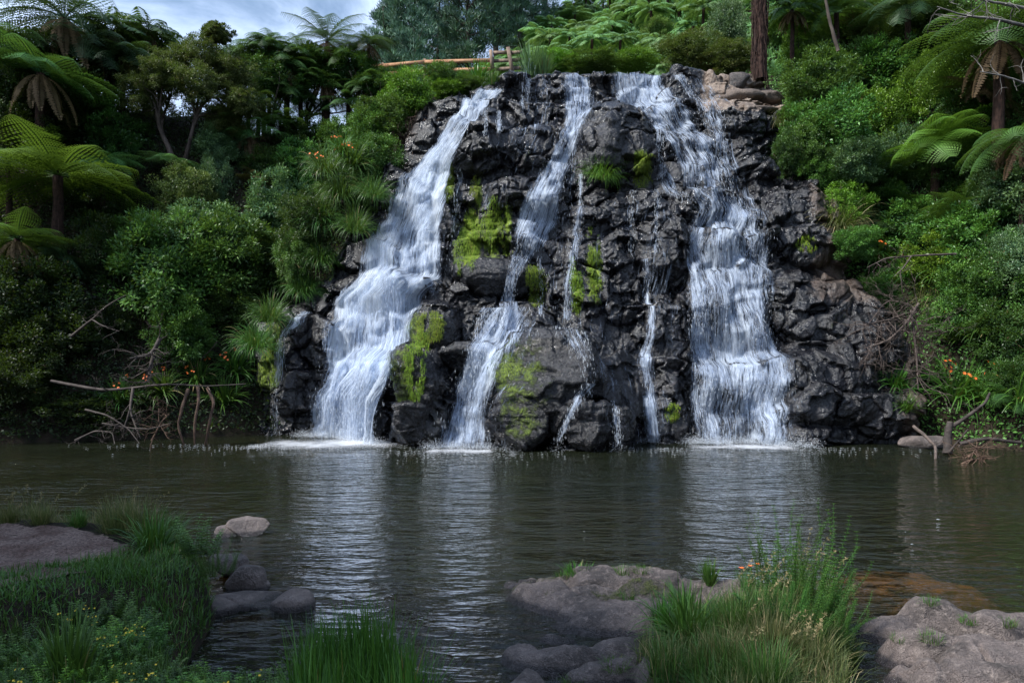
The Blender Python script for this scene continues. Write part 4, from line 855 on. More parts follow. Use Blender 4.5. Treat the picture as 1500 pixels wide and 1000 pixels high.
def shrub(px, py, rx, ry, label, mat='leaf_mid', kind='glossy', var=0, h=.0, name='shrub', group=None, Y=None, limbs=True, rz=None, depth=1., cat='shrub'):
    p = hit(px, py, h) if Y is None else PX(px, py, Y)
    s_ = p[1]/F; a, c = rx*s_, ry*s_; gz_ = min(float(terrain(np.array(p[0]), np.array(p[1]))), p[2]-.3*c); H = max(p[2]-gz_, c*.55) if Y is None else c*.8
    t = thing(name, label, cat, (p[0], p[1], p[2]-H), group)
    r_ = np.random.default_rng(int(px*13+py)); acc = Acc()
    for k in range(6):
        d = np.array([r_.normal(0, .5), r_.normal(0, .35), 1.]); P = wander((0, 0, -.2) if Y is None else (0, a*.7, -.1), d-(0 if Y is None else np.array([0, .35, 0])), min(H, 2.)+c*.35, 8, .12, r_); tubes(acc, [(P, np.linspace(.045, .012, 9)*max(a, .5))], 5)
    put('stems', acc.mesh('stems'), M['bark'], t)
    src = SH[kind][var % len(SH[kind])]; o = put('crown', src, None, t)
    if len(o.data.materials) == 0: o.data.materials.append(M[mat])
    o.material_slots[0].link = 'OBJECT'; o.material_slots[0].material = M[mat]
    if Y is None and H > 2.: 
        for ch in t.children: ch.location.z = H-2.
    o.location = (0, 0, H); o.scale = (a, (a+c)/2*depth, c*1.05); o.rotation_euler = (0, 0, ((px*.71+py*.13) % 6.28) if rz is None else rz)
    if rz is None: m_ = (a+a)/2; o.scale = (m_, m_*.95, c*1.1)
    return t
# ------------------------------------------------------------------ plants: the left bank
shrub(235, 175, 60, 62, 'grey green open topped tree crown, left half, on bare limbs above the left bank', 'leaf_olive', 'fine', 0, h=3.0) if False else None
def limb_tree(px, py, label, H, crownpts, mat, seed, Y=None, barkm='bark_pale', name='tree', h=0., lim=None, kind='fine'):
    """tree on bare crooked limbs: trunk, limbs and one crown per tree, its foliage masses placed round the limb ends"""
    p = hit(px, py, h) if Y is None else PX(px, py, Y); gz_ = float(terrain(np.array(p[0]), np.array(p[1])))
    base = np.array([p[0], p[1], min(gz_, p[2])]); t = thing(name, label, 'tree', tuple(base))
    acc = Acc(); r_ = np.random.default_rng(seed); tr_ = Acc(); cr = Acc()
    for k, (cxp, cyp, rp, dy) in enumerate(crownpts):
        q = PX(cxp, cyp, p[1]+dy); e = q-base; s = np.linspace(0, 1, 12)[:, None]
        mid = PX(232, 185, p[1])-base if cxp < 262 else PX(288, 165, p[1]+.2)-base
        kx = np.array([0, .28, .55, .78, 1.]); sd2 = np.random.default_rng(1 if cxp < 262 else 2); j1 = mid*.5+sd2.normal(0, .22, 3); j2 = (mid+e)/2+r_.normal(0, .2, 3)
        KP = np.stack([np.zeros(3), j1, mid, j2, e]); P = np.stack([np.interp(s[:, 0], kx, KP[:, q_]) for q_ in range(3)], 1); P[1:-1] = (P[:-2]+2*P[1:-1]+P[2:])/4
        tubes(acc, [(P, np.linspace(.11, .02, 12)*(1 if k else 1.3))], 6)
        rr = rp/F*q[1]
        for j in range(5):
            tubes(acc, [(wander(P[8], e+r_.normal(0, 1.2, 3)*e[2]*.4, rr*1.2, 6, .25, r_), np.linspace(.03, .008, 7))], 4)
        src = SH[kind][k % 3]; n = len(src.vertices); co = np.empty(n*3, np.float32); src.vertices.foreach_get('co', co); co = co.reshape(-1, 3)
        tv = np.empty(n, np.float32); src.attributes['tint'].data.foreach_get('value', tv)
        cs = co.reshape(-1, 4, 3); cc = cs.mean(1, keepdims=True); ctr = cc*np.array([rr, rr, rr*.8]); V = (ctr+(cs-cc)*max(min(rr, 1.7), 1.)).reshape(-1, 3)+e
        keep = np.repeat(np.random.default_rng(k).uniform(size=len(cs)) < .8, 4); V = V[keep]; cr.add(V, np.arange(len(V)).reshape(-1, 4), tv[keep])
    put('trunk', acc.mesh('trunk'), M[barkm], t); put('crown', cr.mesh('crown'), M[mat], t); return t
limb_tree(262, 262, 'grey green spreading tree on pale crooked bare limbs against the sky, left of the falls', 5, [(215, 140, 38, 0), (255, 95, 34, .5), (300, 80, 38, .3), (340, 110, 36, .6), (290, 125, 40, -.4), (355, 150, 30, .2), (240, 110, 32, -.6), (205, 105, 26, .5), (318, 48, 20, .3), (330, 175, 28, .6)], 'leaf_olive', 3, h=.3, barkm='twig')
YS = {(600, 138): 30.0, (560, 175): 29.2, (545, 235): 28.4, (505, 265): 27.7, (500, 215): 28.6, (545, 195): 28.9, (480, 310): 27.3, (648, 112): 31.3, (1175, 215): 28.6, (1205, 255): 28.0, (1235, 300): 27.2, (1225, 185): 28.2, (1200, 120): 29.6, (1250, 235): 27.4, (690, 126): 31.4, (655, 132): 31.0, (1165, 175): 29.2, (1158, 222): 28.0, (1190, 205): 27.9, (1255, 355): 25.4, (430, 375): 27.3, (530, 290): 27.9, (450, 320): 27.4}
LSH = [
 (690, 126, 26, 13, 'leaf_mid', 'fine', 'low green shrub below the sunlit orange flowered clump', 0),
 (655, 132, 26, 15, 'leaf_bright', 'fine', 'low bright shrub touching the top of the broad cascade', 0),
 (530, 290, 26, 30, 'leaf_mid', 'fine', 'small shrub clinging to the wall halfway down the broad cascade', 0),
 (250, 400, 80, 80, 'leaf_mid', 'glossy', 'biggest glossy green shrub bulging over the left bank', 1.7),
 (340, 375, 66, 66, 'leaf_mid', 'glossy', 'glossy green shrub nestled right of the biggest bank shrub', 1.7),
 (300, 340, 70, 46, 'leaf_grey', 'fine', 'soft grey green shrub on top of the biggest bank shrub', 1.7),
 (215, 360, 46, 46, 'leaf_mid', 'glossy', 'glossy shrub at the left shoulder of the biggest bank shrub', 1.7),
 (270, 490, 46, 48, 'leaf_mid', 'glossy', 'bright glossy shrub hanging low towards the driftwood branch', 1.7),
 (322, 440, 52, 44, 'leaf_dark', 'glossy', 'dark glossy shrub under the right side of the biggest bank shrub', .7),
 (272, 285, 42, 48, 'leaf_pale', 'fine', 'pale dusty green upright shrub below the crooked tree', .6),
 (315, 265, 28, 46, 'leaf_grey', 'fine', 'narrow grey shrub beside the pale upright shrub', .5),
 (325, 218, 40, 34, 'leaf_grey', 'fine', 'dim grey shrub in the gap beneath the crooked tree limbs', .4),
 (405, 310, 48, 52, 'leaf_grey', 'glossy', 'silvery green shrub halfway between the biggest bank shrub and the falls', .6),
 (395, 250, 40, 34, 'leaf_dark', 'fine', 'dark shrub behind the silvery shrub near the fern fronds', .5),
 (440, 250, 46, 46, 'leaf_mid', 'fine', 'round mid green shrub left of the orange flowers', .6),
 (500, 205, 40, 34, 'leaf_mid', 'fine', 'grey green shrub by the brown roots at the upper left of the falls', .6),
 (545, 195, 34, 34, 'leaf_mid', 'glossy', 'small green shrub closest to the brown hanging roots', .5),
 (440, 200, 46, 36, 'leaf_dark', 'fine', 'dark shrub under the low tree ferns left of the falls', .4),
 (600, 138, 38, 34, 'leaf_bright', 'glossy', 'bright green shrub with orange blooms at the upper left lip', .5),
 (648, 112, 30, 22, 'leaf_mid', 'fine', 'low green shrub below the orange fence', .4),
 (560, 122, 36, 20, 'leaf_dark', 'fine', 'low dark shrub under the left end of the fence', .3),
 (395, 390, 44, 50, 'leaf_dark', 'glossy', 'dark glossy shrub between biggest bank shrub and the mossy ledge', .5),
 (430, 375, 30, 40, 'leaf_mid', 'fine', 'small fine leaved shrub on the brow left of the broad cascade', .4),
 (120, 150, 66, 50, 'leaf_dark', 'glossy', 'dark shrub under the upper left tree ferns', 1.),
 (60, 195, 56, 46, 'leaf_shaded', 'fine', 'shadowed shrub at the left edge between two tree ferns', .8),
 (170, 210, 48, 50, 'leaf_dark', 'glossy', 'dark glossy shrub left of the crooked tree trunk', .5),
 (30, 440, 76, 70, 'leaf_shaded', 'fine', 'olive green bush in deep shade at the left edge', 1.4),
 (75, 500, 66, 50, 'leaf_shaded', 'fine', 'black green bush under the olive bush by the dark water', 1.),
 (20, 560, 66, 44, 'leaf_shaded', 'fine', 'lowest shadowed bush at the left edge above the water', .6),
 (150, 370, 50, 60, 'leaf_shaded', 'fine', 'deep shaded bush in the hollow behind the left fern fronds', .2),
 (150, 300, 60, 50, 'leaf_shaded', 'loose', 'hidden dark bush above the left fern fronds', .2),
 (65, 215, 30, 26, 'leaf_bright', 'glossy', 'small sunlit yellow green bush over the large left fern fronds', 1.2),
 (150, 480, 40, 40, 'leaf_shaded', 'fine', 'dim bush beside the pale dead branch', .4),
 (210, 580, 40, 26, 'leaf_shaded', 'loose', 'low dark bush by the tangled driftwood', .3),
 (120, 600, 60, 26, 'leaf_shaded', 'loose', 'low dark bush at the far left waterline', .3),
]
LSH += [
 (545, 235, 40, 40, 'leaf_mid', 'fine', 'leafy shrub hanging over the shoulder of rock left of the broad cascade', .9),
 (505, 262, 30, 30, 'leaf_dark', 'glossy', 'dark shrub behind the orange blooms left of the broad cascade', .8),
 (560, 175, 40, 34, 'leaf_mid', 'glossy', 'glossy shrub above the brown roots by the upper left lip', .8),
 (475, 305, 34, 36, 'leaf_mid', 'fine', 'mid green shrub over the trailing grass left of the broad cascade', .6),
 (450, 320, 40, 40, 'leaf_dark', 'fine', 'dark shrub between the silvery shrub and the trailing grass', .6),
 (60, 100, 60, 50, 'leaf_shaded', 'glossy', 'black green bush under the corner tree fern', 2.5),
 (150, 90, 50, 46, 'leaf_shaded', 'fine', 'dark bush closing the gap right of the corner tree fern', 2.5),
 (205, 70, 36, 34, 'leaf_dark', 'fine', 'dark bush left of the crooked tree top', 2.5),
 (400, 115, 46, 40, 'leaf_dark', 'fine', 'dark bush filling the skyline right of the crooked tree', 2.0),
 (450, 105, 44, 36, 'leaf_dark', 'glossy', 'dark bush under the umbrella shaped fern', 1.8),
 (520, 110, 44, 32, 'leaf_dark', 'fine', 'dark bush at the left end of the rail fence', 1.2),
 (340, 100, 36, 34, 'leaf_grey', 'fine', 'grey bush behind the crooked tree on the skyline', 2.6),
 (10, 130, 46, 60, 'leaf_dark', 'fine', 'dark bush cut off by the left edge below the top fern', 2.5),
]
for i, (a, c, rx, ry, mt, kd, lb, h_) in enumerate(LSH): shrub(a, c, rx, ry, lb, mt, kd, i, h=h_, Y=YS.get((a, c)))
LFE = [
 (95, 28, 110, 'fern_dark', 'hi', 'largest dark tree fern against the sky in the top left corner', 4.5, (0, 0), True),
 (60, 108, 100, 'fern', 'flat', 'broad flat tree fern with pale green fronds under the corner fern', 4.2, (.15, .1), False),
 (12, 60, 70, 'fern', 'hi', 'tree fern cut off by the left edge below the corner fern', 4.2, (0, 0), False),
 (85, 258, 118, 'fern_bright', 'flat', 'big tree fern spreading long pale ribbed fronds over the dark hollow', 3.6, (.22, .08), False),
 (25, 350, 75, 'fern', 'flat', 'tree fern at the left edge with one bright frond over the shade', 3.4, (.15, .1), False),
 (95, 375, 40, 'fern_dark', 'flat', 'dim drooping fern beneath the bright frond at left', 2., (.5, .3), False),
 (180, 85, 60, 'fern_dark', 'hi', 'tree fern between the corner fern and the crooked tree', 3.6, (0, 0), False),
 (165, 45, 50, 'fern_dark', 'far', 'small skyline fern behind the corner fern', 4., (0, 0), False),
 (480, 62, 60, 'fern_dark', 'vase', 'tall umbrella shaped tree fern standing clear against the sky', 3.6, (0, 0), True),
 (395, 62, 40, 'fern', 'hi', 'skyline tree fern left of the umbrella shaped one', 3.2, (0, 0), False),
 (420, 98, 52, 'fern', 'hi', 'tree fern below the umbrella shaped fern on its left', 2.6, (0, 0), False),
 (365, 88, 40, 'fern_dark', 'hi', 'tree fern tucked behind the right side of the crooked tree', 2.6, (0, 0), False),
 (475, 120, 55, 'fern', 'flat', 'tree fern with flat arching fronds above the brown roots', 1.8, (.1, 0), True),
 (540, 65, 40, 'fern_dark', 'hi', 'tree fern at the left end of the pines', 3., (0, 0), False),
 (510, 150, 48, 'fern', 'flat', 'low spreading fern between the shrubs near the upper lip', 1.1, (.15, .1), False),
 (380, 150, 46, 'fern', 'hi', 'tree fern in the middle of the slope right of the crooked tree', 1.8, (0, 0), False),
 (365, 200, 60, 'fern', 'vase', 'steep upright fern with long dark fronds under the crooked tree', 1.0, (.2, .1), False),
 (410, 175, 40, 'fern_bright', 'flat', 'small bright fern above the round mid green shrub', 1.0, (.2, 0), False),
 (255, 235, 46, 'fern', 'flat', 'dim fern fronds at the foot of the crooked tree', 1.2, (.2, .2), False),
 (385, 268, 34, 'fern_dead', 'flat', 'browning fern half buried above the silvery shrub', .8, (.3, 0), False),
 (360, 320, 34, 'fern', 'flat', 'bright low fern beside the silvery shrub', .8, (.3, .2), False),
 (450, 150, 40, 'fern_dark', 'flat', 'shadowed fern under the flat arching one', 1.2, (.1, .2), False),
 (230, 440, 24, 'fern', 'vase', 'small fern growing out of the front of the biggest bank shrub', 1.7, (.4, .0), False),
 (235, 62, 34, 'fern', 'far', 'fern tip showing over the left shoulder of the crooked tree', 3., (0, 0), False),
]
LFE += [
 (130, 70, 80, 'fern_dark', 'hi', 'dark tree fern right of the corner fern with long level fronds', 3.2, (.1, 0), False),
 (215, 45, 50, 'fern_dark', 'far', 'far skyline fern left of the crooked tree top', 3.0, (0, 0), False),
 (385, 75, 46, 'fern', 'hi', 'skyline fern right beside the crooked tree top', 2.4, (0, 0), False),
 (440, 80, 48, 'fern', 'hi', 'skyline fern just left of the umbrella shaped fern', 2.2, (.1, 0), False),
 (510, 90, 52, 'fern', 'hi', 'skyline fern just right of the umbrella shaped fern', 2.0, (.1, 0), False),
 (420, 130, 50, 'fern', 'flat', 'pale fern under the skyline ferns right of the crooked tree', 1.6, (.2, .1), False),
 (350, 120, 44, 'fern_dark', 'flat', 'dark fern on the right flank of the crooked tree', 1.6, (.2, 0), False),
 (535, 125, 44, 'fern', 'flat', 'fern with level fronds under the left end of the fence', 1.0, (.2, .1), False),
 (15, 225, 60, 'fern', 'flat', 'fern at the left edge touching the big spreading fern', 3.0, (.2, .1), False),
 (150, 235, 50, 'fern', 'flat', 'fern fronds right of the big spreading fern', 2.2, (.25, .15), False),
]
for i, (a, c, rr, mt, kd, lb, h_, tl, dd) in enumerate(LFE): tree_fern(a, c, rr, lb, h=h_, mat=mt, kind=kd, var=i, tilt=(tl[0]+.12*math.sin(i*2.1), tl[1]+.14*math.cos(i*3.7)), dead=dd or i % 3 == 1)
# ------------------------------------------------------------------ plants: the right bank
RSH = [
 (1158, 222, 26, 34, 'leaf_dark', 'fine', 'dark bush hanging beside the top of the bare brown rock', 0),
 (1190, 205, 34, 34, 'leaf_mid', 'fine', 'fine leaved bush hanging in front of the large overhanging shrub', 0),
 (1255, 355, 34, 26, 'leaf_mid', 'fine', 'small bush on the brow over the brown rock ledge', 0),
 (1165, 175, 26, 26, 'leaf_mid', 'glossy', 'small glossy shrub beside the dry tuft at the end of the tan slabs', 0),
 (1200, 120, 56, 46, 'leaf_mid', 'glossy', 'glossy shrub behind the hanging grass at the right lip', .5),
 (1245, 130, 60, 60, 'leaf_dark', 'glossy', 'dark glossy shrub high on the right slope', .8),
 (1290, 110, 60, 50, 'leaf_mid', 'glossy', 'mid green glossy shrub high on the right slope', .8),
 (1225, 185, 60, 54, 'leaf_mid', 'glossy', 'large glossy shrub overhanging the brown rock at right', .9),
 (1290, 175, 46, 50, 'leaf_bright', 'fine', 'yellow green bush in the middle of the upper right slope', .7),
 (1350, 130, 46, 50, 'leaf_bright', 'fine', 'bright bush left of the long hanging fronds', .8),
 (1180, 70, 34, 40, 'leaf_bright', 'fine', 'sunlit yellow green bush right of the tall dark fern trunk', .8),
 (1195, 20, 56, 44, 'leaf_mid', 'fine', 'leafy bush at the top edge right of the tall dark fern trunk', 1.),
 (1290, 50, 70, 44, 'leaf_olive', 'loose', 'brownish sparse bush in the dark gap at the top right', .6),
 (1250, 30, 60, 40, 'leaf_dark', 'fine', 'dark bush at the top edge right of the leafy bush', 1.),
 (1370, 50, 60, 50, 'leaf_dark', 'glossy', 'dark bush behind the long hanging fronds', .6),
 (1440, 180, 60, 60, 'leaf_dark', 'glossy', 'dark bush at the right behind the bright tree fern', .3),
 (1320, 235, 46, 46, 'leaf_grey', 'glossy', 'pale leaved bush left of the bright tree fern', .8),
 (1250, 235, 40, 34, 'leaf_grey', 'fine', 'grey green bush just above the bare brown rock', .6),
 (1280, 300, 50, 40, 'leaf_dark', 'fine', 'dark bush under the bright tree fern', .5),
 (1270, 345, 44, 34, 'leaf_grey', 'fine', 'low soft bush above the strap leaved clumps', .5),
 (1340, 335, 56, 40, 'leaf_mid', 'glossy', 'glossy bush under the bright tree fern', .6),
 (1470, 290, 56, 50, 'leaf_grey', 'glossy', 'blue green glossy bush at the right edge', 1.),
 (1420, 350, 60, 50, 'leaf_mid', 'glossy', 'wide glossy bush on the right slope over the dead hanging grass', .8),
 (1370, 390, 46, 40, 'leaf_bright', 'glossy', 'bright leafy bush above the strap leaved clumps at right', .6),
 (1450, 410, 60, 50, 'leaf_mid', 'fine', 'mid green bush near the right edge above the lower clumps', .8),
 (1495, 380, 46, 50, 'leaf_grey', 'fine', 'soft bush cut off by the right edge', 1.),
 (1400, 460, 46, 40, 'leaf_mid', 'glossy', 'leafy bush right of the dead twig tangle', .6),
 (1470, 490, 50, 44, 'leaf_dark', 'glossy', 'dark bush at the right edge above the lowest clumps', .6),
 (1490, 560, 40, 40, 'leaf_dark', 'fine', 'shadowed low bush at the right edge near the water', .4),
 (1480, 90, 60, 60, 'leaf_dark', 'fine', 'black green bush in the top right corner', .5),
 (1400, 260, 50, 40, 'leaf_dark', 'fine', 'shaded bush right of the bright tree fern', .1),
 (1150, 40, 40, 34, 'leaf_dark', 'fine', 'dark bush directly behind the tall dark fern trunk', .8),
]
RSH += [
 (1175, 215, 36, 40, 'leaf_mid', 'glossy', 'glossy shrub hanging over the right end of the wet rock', .9),
 (1205, 255, 36, 34, 'leaf_mid', 'fine', 'small shrub drooping over the bare brown rock', .8),
 (1235, 300, 36, 34, 'leaf_bright', 'fine', 'yellowish shrub at the right of the bare brown rock', .8),
 (1290, 430, 36, 34, 'leaf_mid', 'fine', 'bush between the strap leaved clumps and the twig tangle', .5),
]
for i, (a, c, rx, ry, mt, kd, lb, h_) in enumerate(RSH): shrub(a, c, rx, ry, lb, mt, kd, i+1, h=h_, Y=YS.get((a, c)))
RFE = [
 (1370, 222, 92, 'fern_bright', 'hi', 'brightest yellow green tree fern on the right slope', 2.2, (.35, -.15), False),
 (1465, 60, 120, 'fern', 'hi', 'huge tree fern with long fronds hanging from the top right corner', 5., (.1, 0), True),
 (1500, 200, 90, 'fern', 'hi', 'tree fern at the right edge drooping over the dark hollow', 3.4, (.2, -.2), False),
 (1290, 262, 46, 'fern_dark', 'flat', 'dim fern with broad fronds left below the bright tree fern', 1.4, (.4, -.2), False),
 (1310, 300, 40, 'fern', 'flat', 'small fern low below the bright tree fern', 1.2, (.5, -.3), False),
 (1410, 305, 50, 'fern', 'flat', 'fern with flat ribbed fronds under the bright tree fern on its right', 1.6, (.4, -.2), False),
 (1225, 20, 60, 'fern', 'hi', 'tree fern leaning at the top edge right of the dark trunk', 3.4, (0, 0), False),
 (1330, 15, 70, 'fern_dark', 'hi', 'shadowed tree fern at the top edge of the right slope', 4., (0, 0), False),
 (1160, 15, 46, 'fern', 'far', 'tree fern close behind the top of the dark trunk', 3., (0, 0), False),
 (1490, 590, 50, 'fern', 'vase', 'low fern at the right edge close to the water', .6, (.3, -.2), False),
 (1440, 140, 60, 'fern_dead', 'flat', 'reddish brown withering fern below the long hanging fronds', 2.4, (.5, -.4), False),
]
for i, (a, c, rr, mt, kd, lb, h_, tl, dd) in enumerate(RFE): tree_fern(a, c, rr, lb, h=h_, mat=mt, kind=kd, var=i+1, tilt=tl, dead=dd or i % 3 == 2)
# ------------------------------------------------------------------ ground cover on the slopes (uncountable)
def cover(name, label, xr, yr, n, seed, mat, L=.13, W=.06, zr=(.1, 40), test=None, up=.25):
    r_ = np.random.default_rng(seed); X = r_.uniform(*xr, n*3); Y = r_.uniform(*yr, n*3); Z = terrain(X, Y)
    e = .15; gx_ = (terrain(X+e, Y)-Z)/e; gy_ = (terrain(X, Y+e)-Z)/e; a = np.sqrt(1+gx_**2+gy_**2)
    p, q = proj(X, Y, Z); ok = (Z > zr[0]) & (Z < zr[1]) & (p > -160) & (p < 1660) & (q > -60) & (q < 1100) & (r_.uniform(size=len(X)) < np.minimum(a/4, 1))
    if test is not None: ok &= test(X, Y, Z, p, q)
    X, Y, Z, gx_, gy_ = [v[ok][:n] for v in (X, Y, Z, gx_, gy_)]
    N = nrm(np.stack([-gx_, -gy_, np.ones(len(X))], 1)); P = np.stack([X, Y, Z], 1)
    P = P+N*(np.abs(r_.normal(0, .18, len(X)))*(1+.9*fbm(X*.9, Y*.9, 3, seed)))[:, None]
    D = N*.4+r_.normal(size=P.shape)*.7+np.array([0, 0, up]); acc = Acc()
    leaves(acc, P, D, N+r_.normal(size=P.shape)*.4, L*r_.uniform(.5, 1.3, len(X)), W*r_.uniform(.6, 1.3, len(X)), np.clip(.42+.35*fbm(X*.8, Y*.8, 3, seed+4)+r_.normal(0, .13, len(X)), 0, .97))
    return tag(put(name, acc.mesh(name), M[mat]), label, 'undergrowth', None, 'stuff')
cover('undergrowth', 'dark leafy undergrowth covering the shaded left slope', (-24, -6.5), (20, 40), 90000, 1, 'leaf_shaded')
cover('undergrowth', 'green leafy undergrowth covering the right slope', (11.5, 26), (15, 42), 90000, 2, 'leaf_mid')
cover('undergrowth', 'low scrub on the flat ground behind the crest of the falls', (-9, 14), (31.5, 40), 60000, 3, 'leaf_mid', L=.10, W=.04, test=lambda X, Y, Z, p, q: (Z > 12.6) & ((Y > 33.3+.8*np.sin(X*2)) | (X < -.7)))
cover('undergrowth', 'pale fern scrub covering the hillside behind the falls', (-14, 62), (39, 95), 140000, 4, 'fern_far', L=.5, W=.22, test=lambda X, Y, Z, p, q: Z > 13)
# ------------------------------------------------------------------ strap leaved clumps, hanging grass, moss tufts
GR = {
 'strap': [gmesh('blades', 300+i, n=150, L=(.55, 1.0), W=.034, base=.16, spread=.75, droop=1.9, segs=7, tint=(.55, .22)) for i in range(3)],
 'upright': [gmesh('blades', 310+i, n=170, L=(.5, .95), W=.030, base=.16, spread=.4, droop=.9, tint=(.5, .22)) for i in range(2)],
 'hang': [gmesh('blades', 320+i, n=420, L=(.5, 1.1), W=.014, base=.28, spread=.9, droop=3.0, segs=8, tint=(.5, .25)) for i in range(2)],
 'fine': [gmesh('blades', 330+i, n=420, L=(.25, .6), W=.008, base=.16, spread=.45, droop=1.1, tint=(.5, .25)) for i in range(3)],
 'tuft': [gmesh('blades', 340+i, n=120, L=(.05, .14), W=.007, base=.10, spread=.8, droop=1.0, segs=4, tint=(.55, .2)) for i in range(3)],
 }
FLW = [flowers_mesh('flowers', 400+i, 3, .68, .45, .038, spray=4, spr=.06) for i in range(3)]
FLY = [flowers_mesh('flowers', 410+i, 5, .5, .22, .018, petals=7, spray=2, spr=.03) for i in range(3)]
def clump(px, py, s, label, kind='strap', mat='flax', var=0, flowers=None, tilt=(0, 0), name='strap_leaf_clump', cat='plant', at=None, group=None, lift=0.):
    p = hit(px, py, 0.) if at is None else np.array(at)
    t = thing(name, label, cat, (p[0], p[1], p[2]-.03+lift), group)
    src = GR[kind][var % len(GR[kind])]; o = put('blades' if kind != 'mosshang' else 'strands', src, None, t)
    if len(src.materials) == 0: src.materials.append(M[mat])
    o.material_slots[0].link = 'OBJECT'; o.material_slots[0].material = M[mat]
    o.scale = (s,)*3; o.rotation_euler = (tilt[0], tilt[1], (px*.53+py*.29) % 6.28) if tilt == (0, 0) else (tilt[0], tilt[1], (px*.1) % .6)
    if flowers:
        f = (FLW if flowers == 'orange' else FLY)[var % 3]; g = put('flowers', f, None, t)
        if len(f.materials) == 0: f.materials.append(M[flowers])
        g.scale = (s,)*3; g.rotation_euler = o.rotation_euler
    return t
CL = [  # px, py, size, kind, mat, flowers, tilt about x, label
 (1225, 335, 1.6, 'hang', 'grass_dry', None, .5, 'yellow green hanging grass on the brow right of the bare rock'),
 (1250, 375, 1.5, 'strap', 'flax', None, .5, 'strap leaved clump below the hanging grass right of the bare rock'),
 (1285, 385, 1.5, 'strap', 'flax', 'orange', .45, 'strap leaved clump with an orange bloom under the soft bush'),
 (1325, 415, 1.7, 'strap', 'flax', 'orange', .5, 'broad bright strap leaved clump above the dead twig tangle'),
 (1375, 415, 1.6, 'strap', 'flax', None, .5, 'strap leaved clump right of the broad bright one'),
 (1400, 375, 1.2, 'strap', 'flax', 'orange', .4, 'strap leaved clump with a red bloom high on the right slope'),
 (1390, 500, 1.7, 'strap', 'grass', 'orange', .45, 'dark strap leaved clump right of the dead twig tangle'),
 (1440, 500, 1.6, 'strap', 'grass', None, .45, 'dark strap leaved clump furthest right above the waterline clumps'),
 (1400, 585, 1.8, 'strap', 'flax', 'orange', .45, 'arching clump with orange blooms over the driftwood stump'),
 (1445, 590, 1.6, 'strap', 'flax', 'orange', .45, 'arching clump over the pale log at the right waterline'),
 (1490, 600, 1.8, 'strap', 'flax', None, .45, 'arching clump cut off by the right edge at the waterline'),
 (1310, 565, 1.0, 'strap', 'flax', None, .5, 'small bright clump under the dead twig tangle'),
 (1325, 600, .8, 'strap', 'flax', None, .5, 'tiny strap leaved clump nearest the small grey stone'),
 (1165, 150, 1.2, 'hang', 'grass', None, .3, 'tuft of grass hanging over the tan slabs at the upper right'),
 (1140, 185, .9, 'hang', 'grass_dry', None, .4, 'dry looking tuft drooping down the dark rock at the upper right'),
 (1190, 165, 1.2, 'strap', 'flax', None, .4, 'strap leaved clump beside the tan slabs'),
 (1355, 450, 1.2, 'hang', 'grass_dry', None, .5, 'dead straw coloured grass hanging right of the twig tangle'),
 (700, 122, 1.3, 'strap', 'flax', 'orange', 0, 'sunlit bright clump with orange blooms at the left end of the crest'),
 (675, 130, 1.0, 'upright', 'flax', None, 0, 'green clump left of the sunlit orange flowered clump'),
 (640, 132, 1.0, 'upright', 'grass', 'orange', 0, 'clump with orange blooms beside the bright lip shrub'),
 (722, 124, .8, 'upright', 'grass', None, 0, 'small clump right of the sunlit orange flowered clump'),
 (590, 116, .9, 'upright', 'grass', None, 0, 'rank grass clump under the middle of the fence'),
 (480, 265, 1.6, 'hang', 'grass_dry', 'orange', .5, 'trailing grass clump with orange blooms left of the broad cascade'),
 (515, 255, 1.5, 'strap', 'grass', 'orange', .5, 'arching clump with orange blooms next to the broad cascade'),
 (500, 300, 1.6, 'hang', 'grass', None, .5, 'long grass trailing down the wall left of the broad cascade'),
 (470, 340, 1.5, 'hang', 'grass_dry', None, .5, 'long grass trailing lower down under the orange blooms'),
 (445, 440, 1.3, 'hang', 'grass_dry', None, .5, 'drooping grass hanging over the mossy ledge'),
 (395, 480, 1.3, 'hang', 'grass', None, .5, 'grass hanging above the far left trickle'),
 (375, 520, 1.4, 'hang', 'grass_dry', None, .5, 'grass hanging down the bank left of the far left trickle'),
 (345, 545, 1.3, 'strap', 'flax', 'orange', .5, 'strap leaved clump above the end of the driftwood branch'),
 (330, 590, 1.3, 'strap', 'flax', None, .5, 'strap leaved clump hanging over the roots at the left waterline'),
 (290, 560, 1.3, 'strap', 'grass', 'orange', .5, 'clump with orange blooms behind the driftwood branch'),
 (240, 575, 1.3, 'strap', 'grass', 'orange', .5, 'dim clump with orange blooms left of the driftwood fork'),
 (180, 590, 1.2, 'strap', 'grass', 'orange', .4, 'deeply shaded clump with orange blooms at the left'),
]
CL += [(545, 300, 1.3, 'hang', 'grass', None, .5, 'grass curtain hanging at the very edge of the broad cascade'), (520, 350, 1.3, 'hang', 'grass_dry', None, .5, 'thin grass hanging low at the edge of the broad cascade'), (470, 395, 1.3, 'hang', 'grass', None, .5, 'green grass drooping over the ledge of the broad cascade'), (425, 400, 1.3, 'strap', 'grass', None, .5, 'dark arching clump under the small fine leaved shrub'), (500, 235, 1.1, 'strap', 'flax', 'orange', .4, 'upper clump with orange blooms on the shoulder left of the broad cascade')]
FRONT = {(480, 265), (515, 255), (500, 300), (470, 340), (445, 440), (395, 480), (375, 520), (545, 300), (520, 350), (470, 395), (425, 400), (500, 235)}
for i, (a, c, s, kd, mt, fl, tx, lb) in enumerate(CL):
    at_ = None
    if (a, c) in FRONT: q_ = hit(a, c, 0.); at_ = PX(a, c-12, min(q_[1], 28.6)-1.15)
    clump(a, c, s*(.85 if at_ is not None else 1.), lb, kd, 'grass' if at_ is not None else mt, i, fl, (tx, 0) if tx else (0, 0), at=at_)
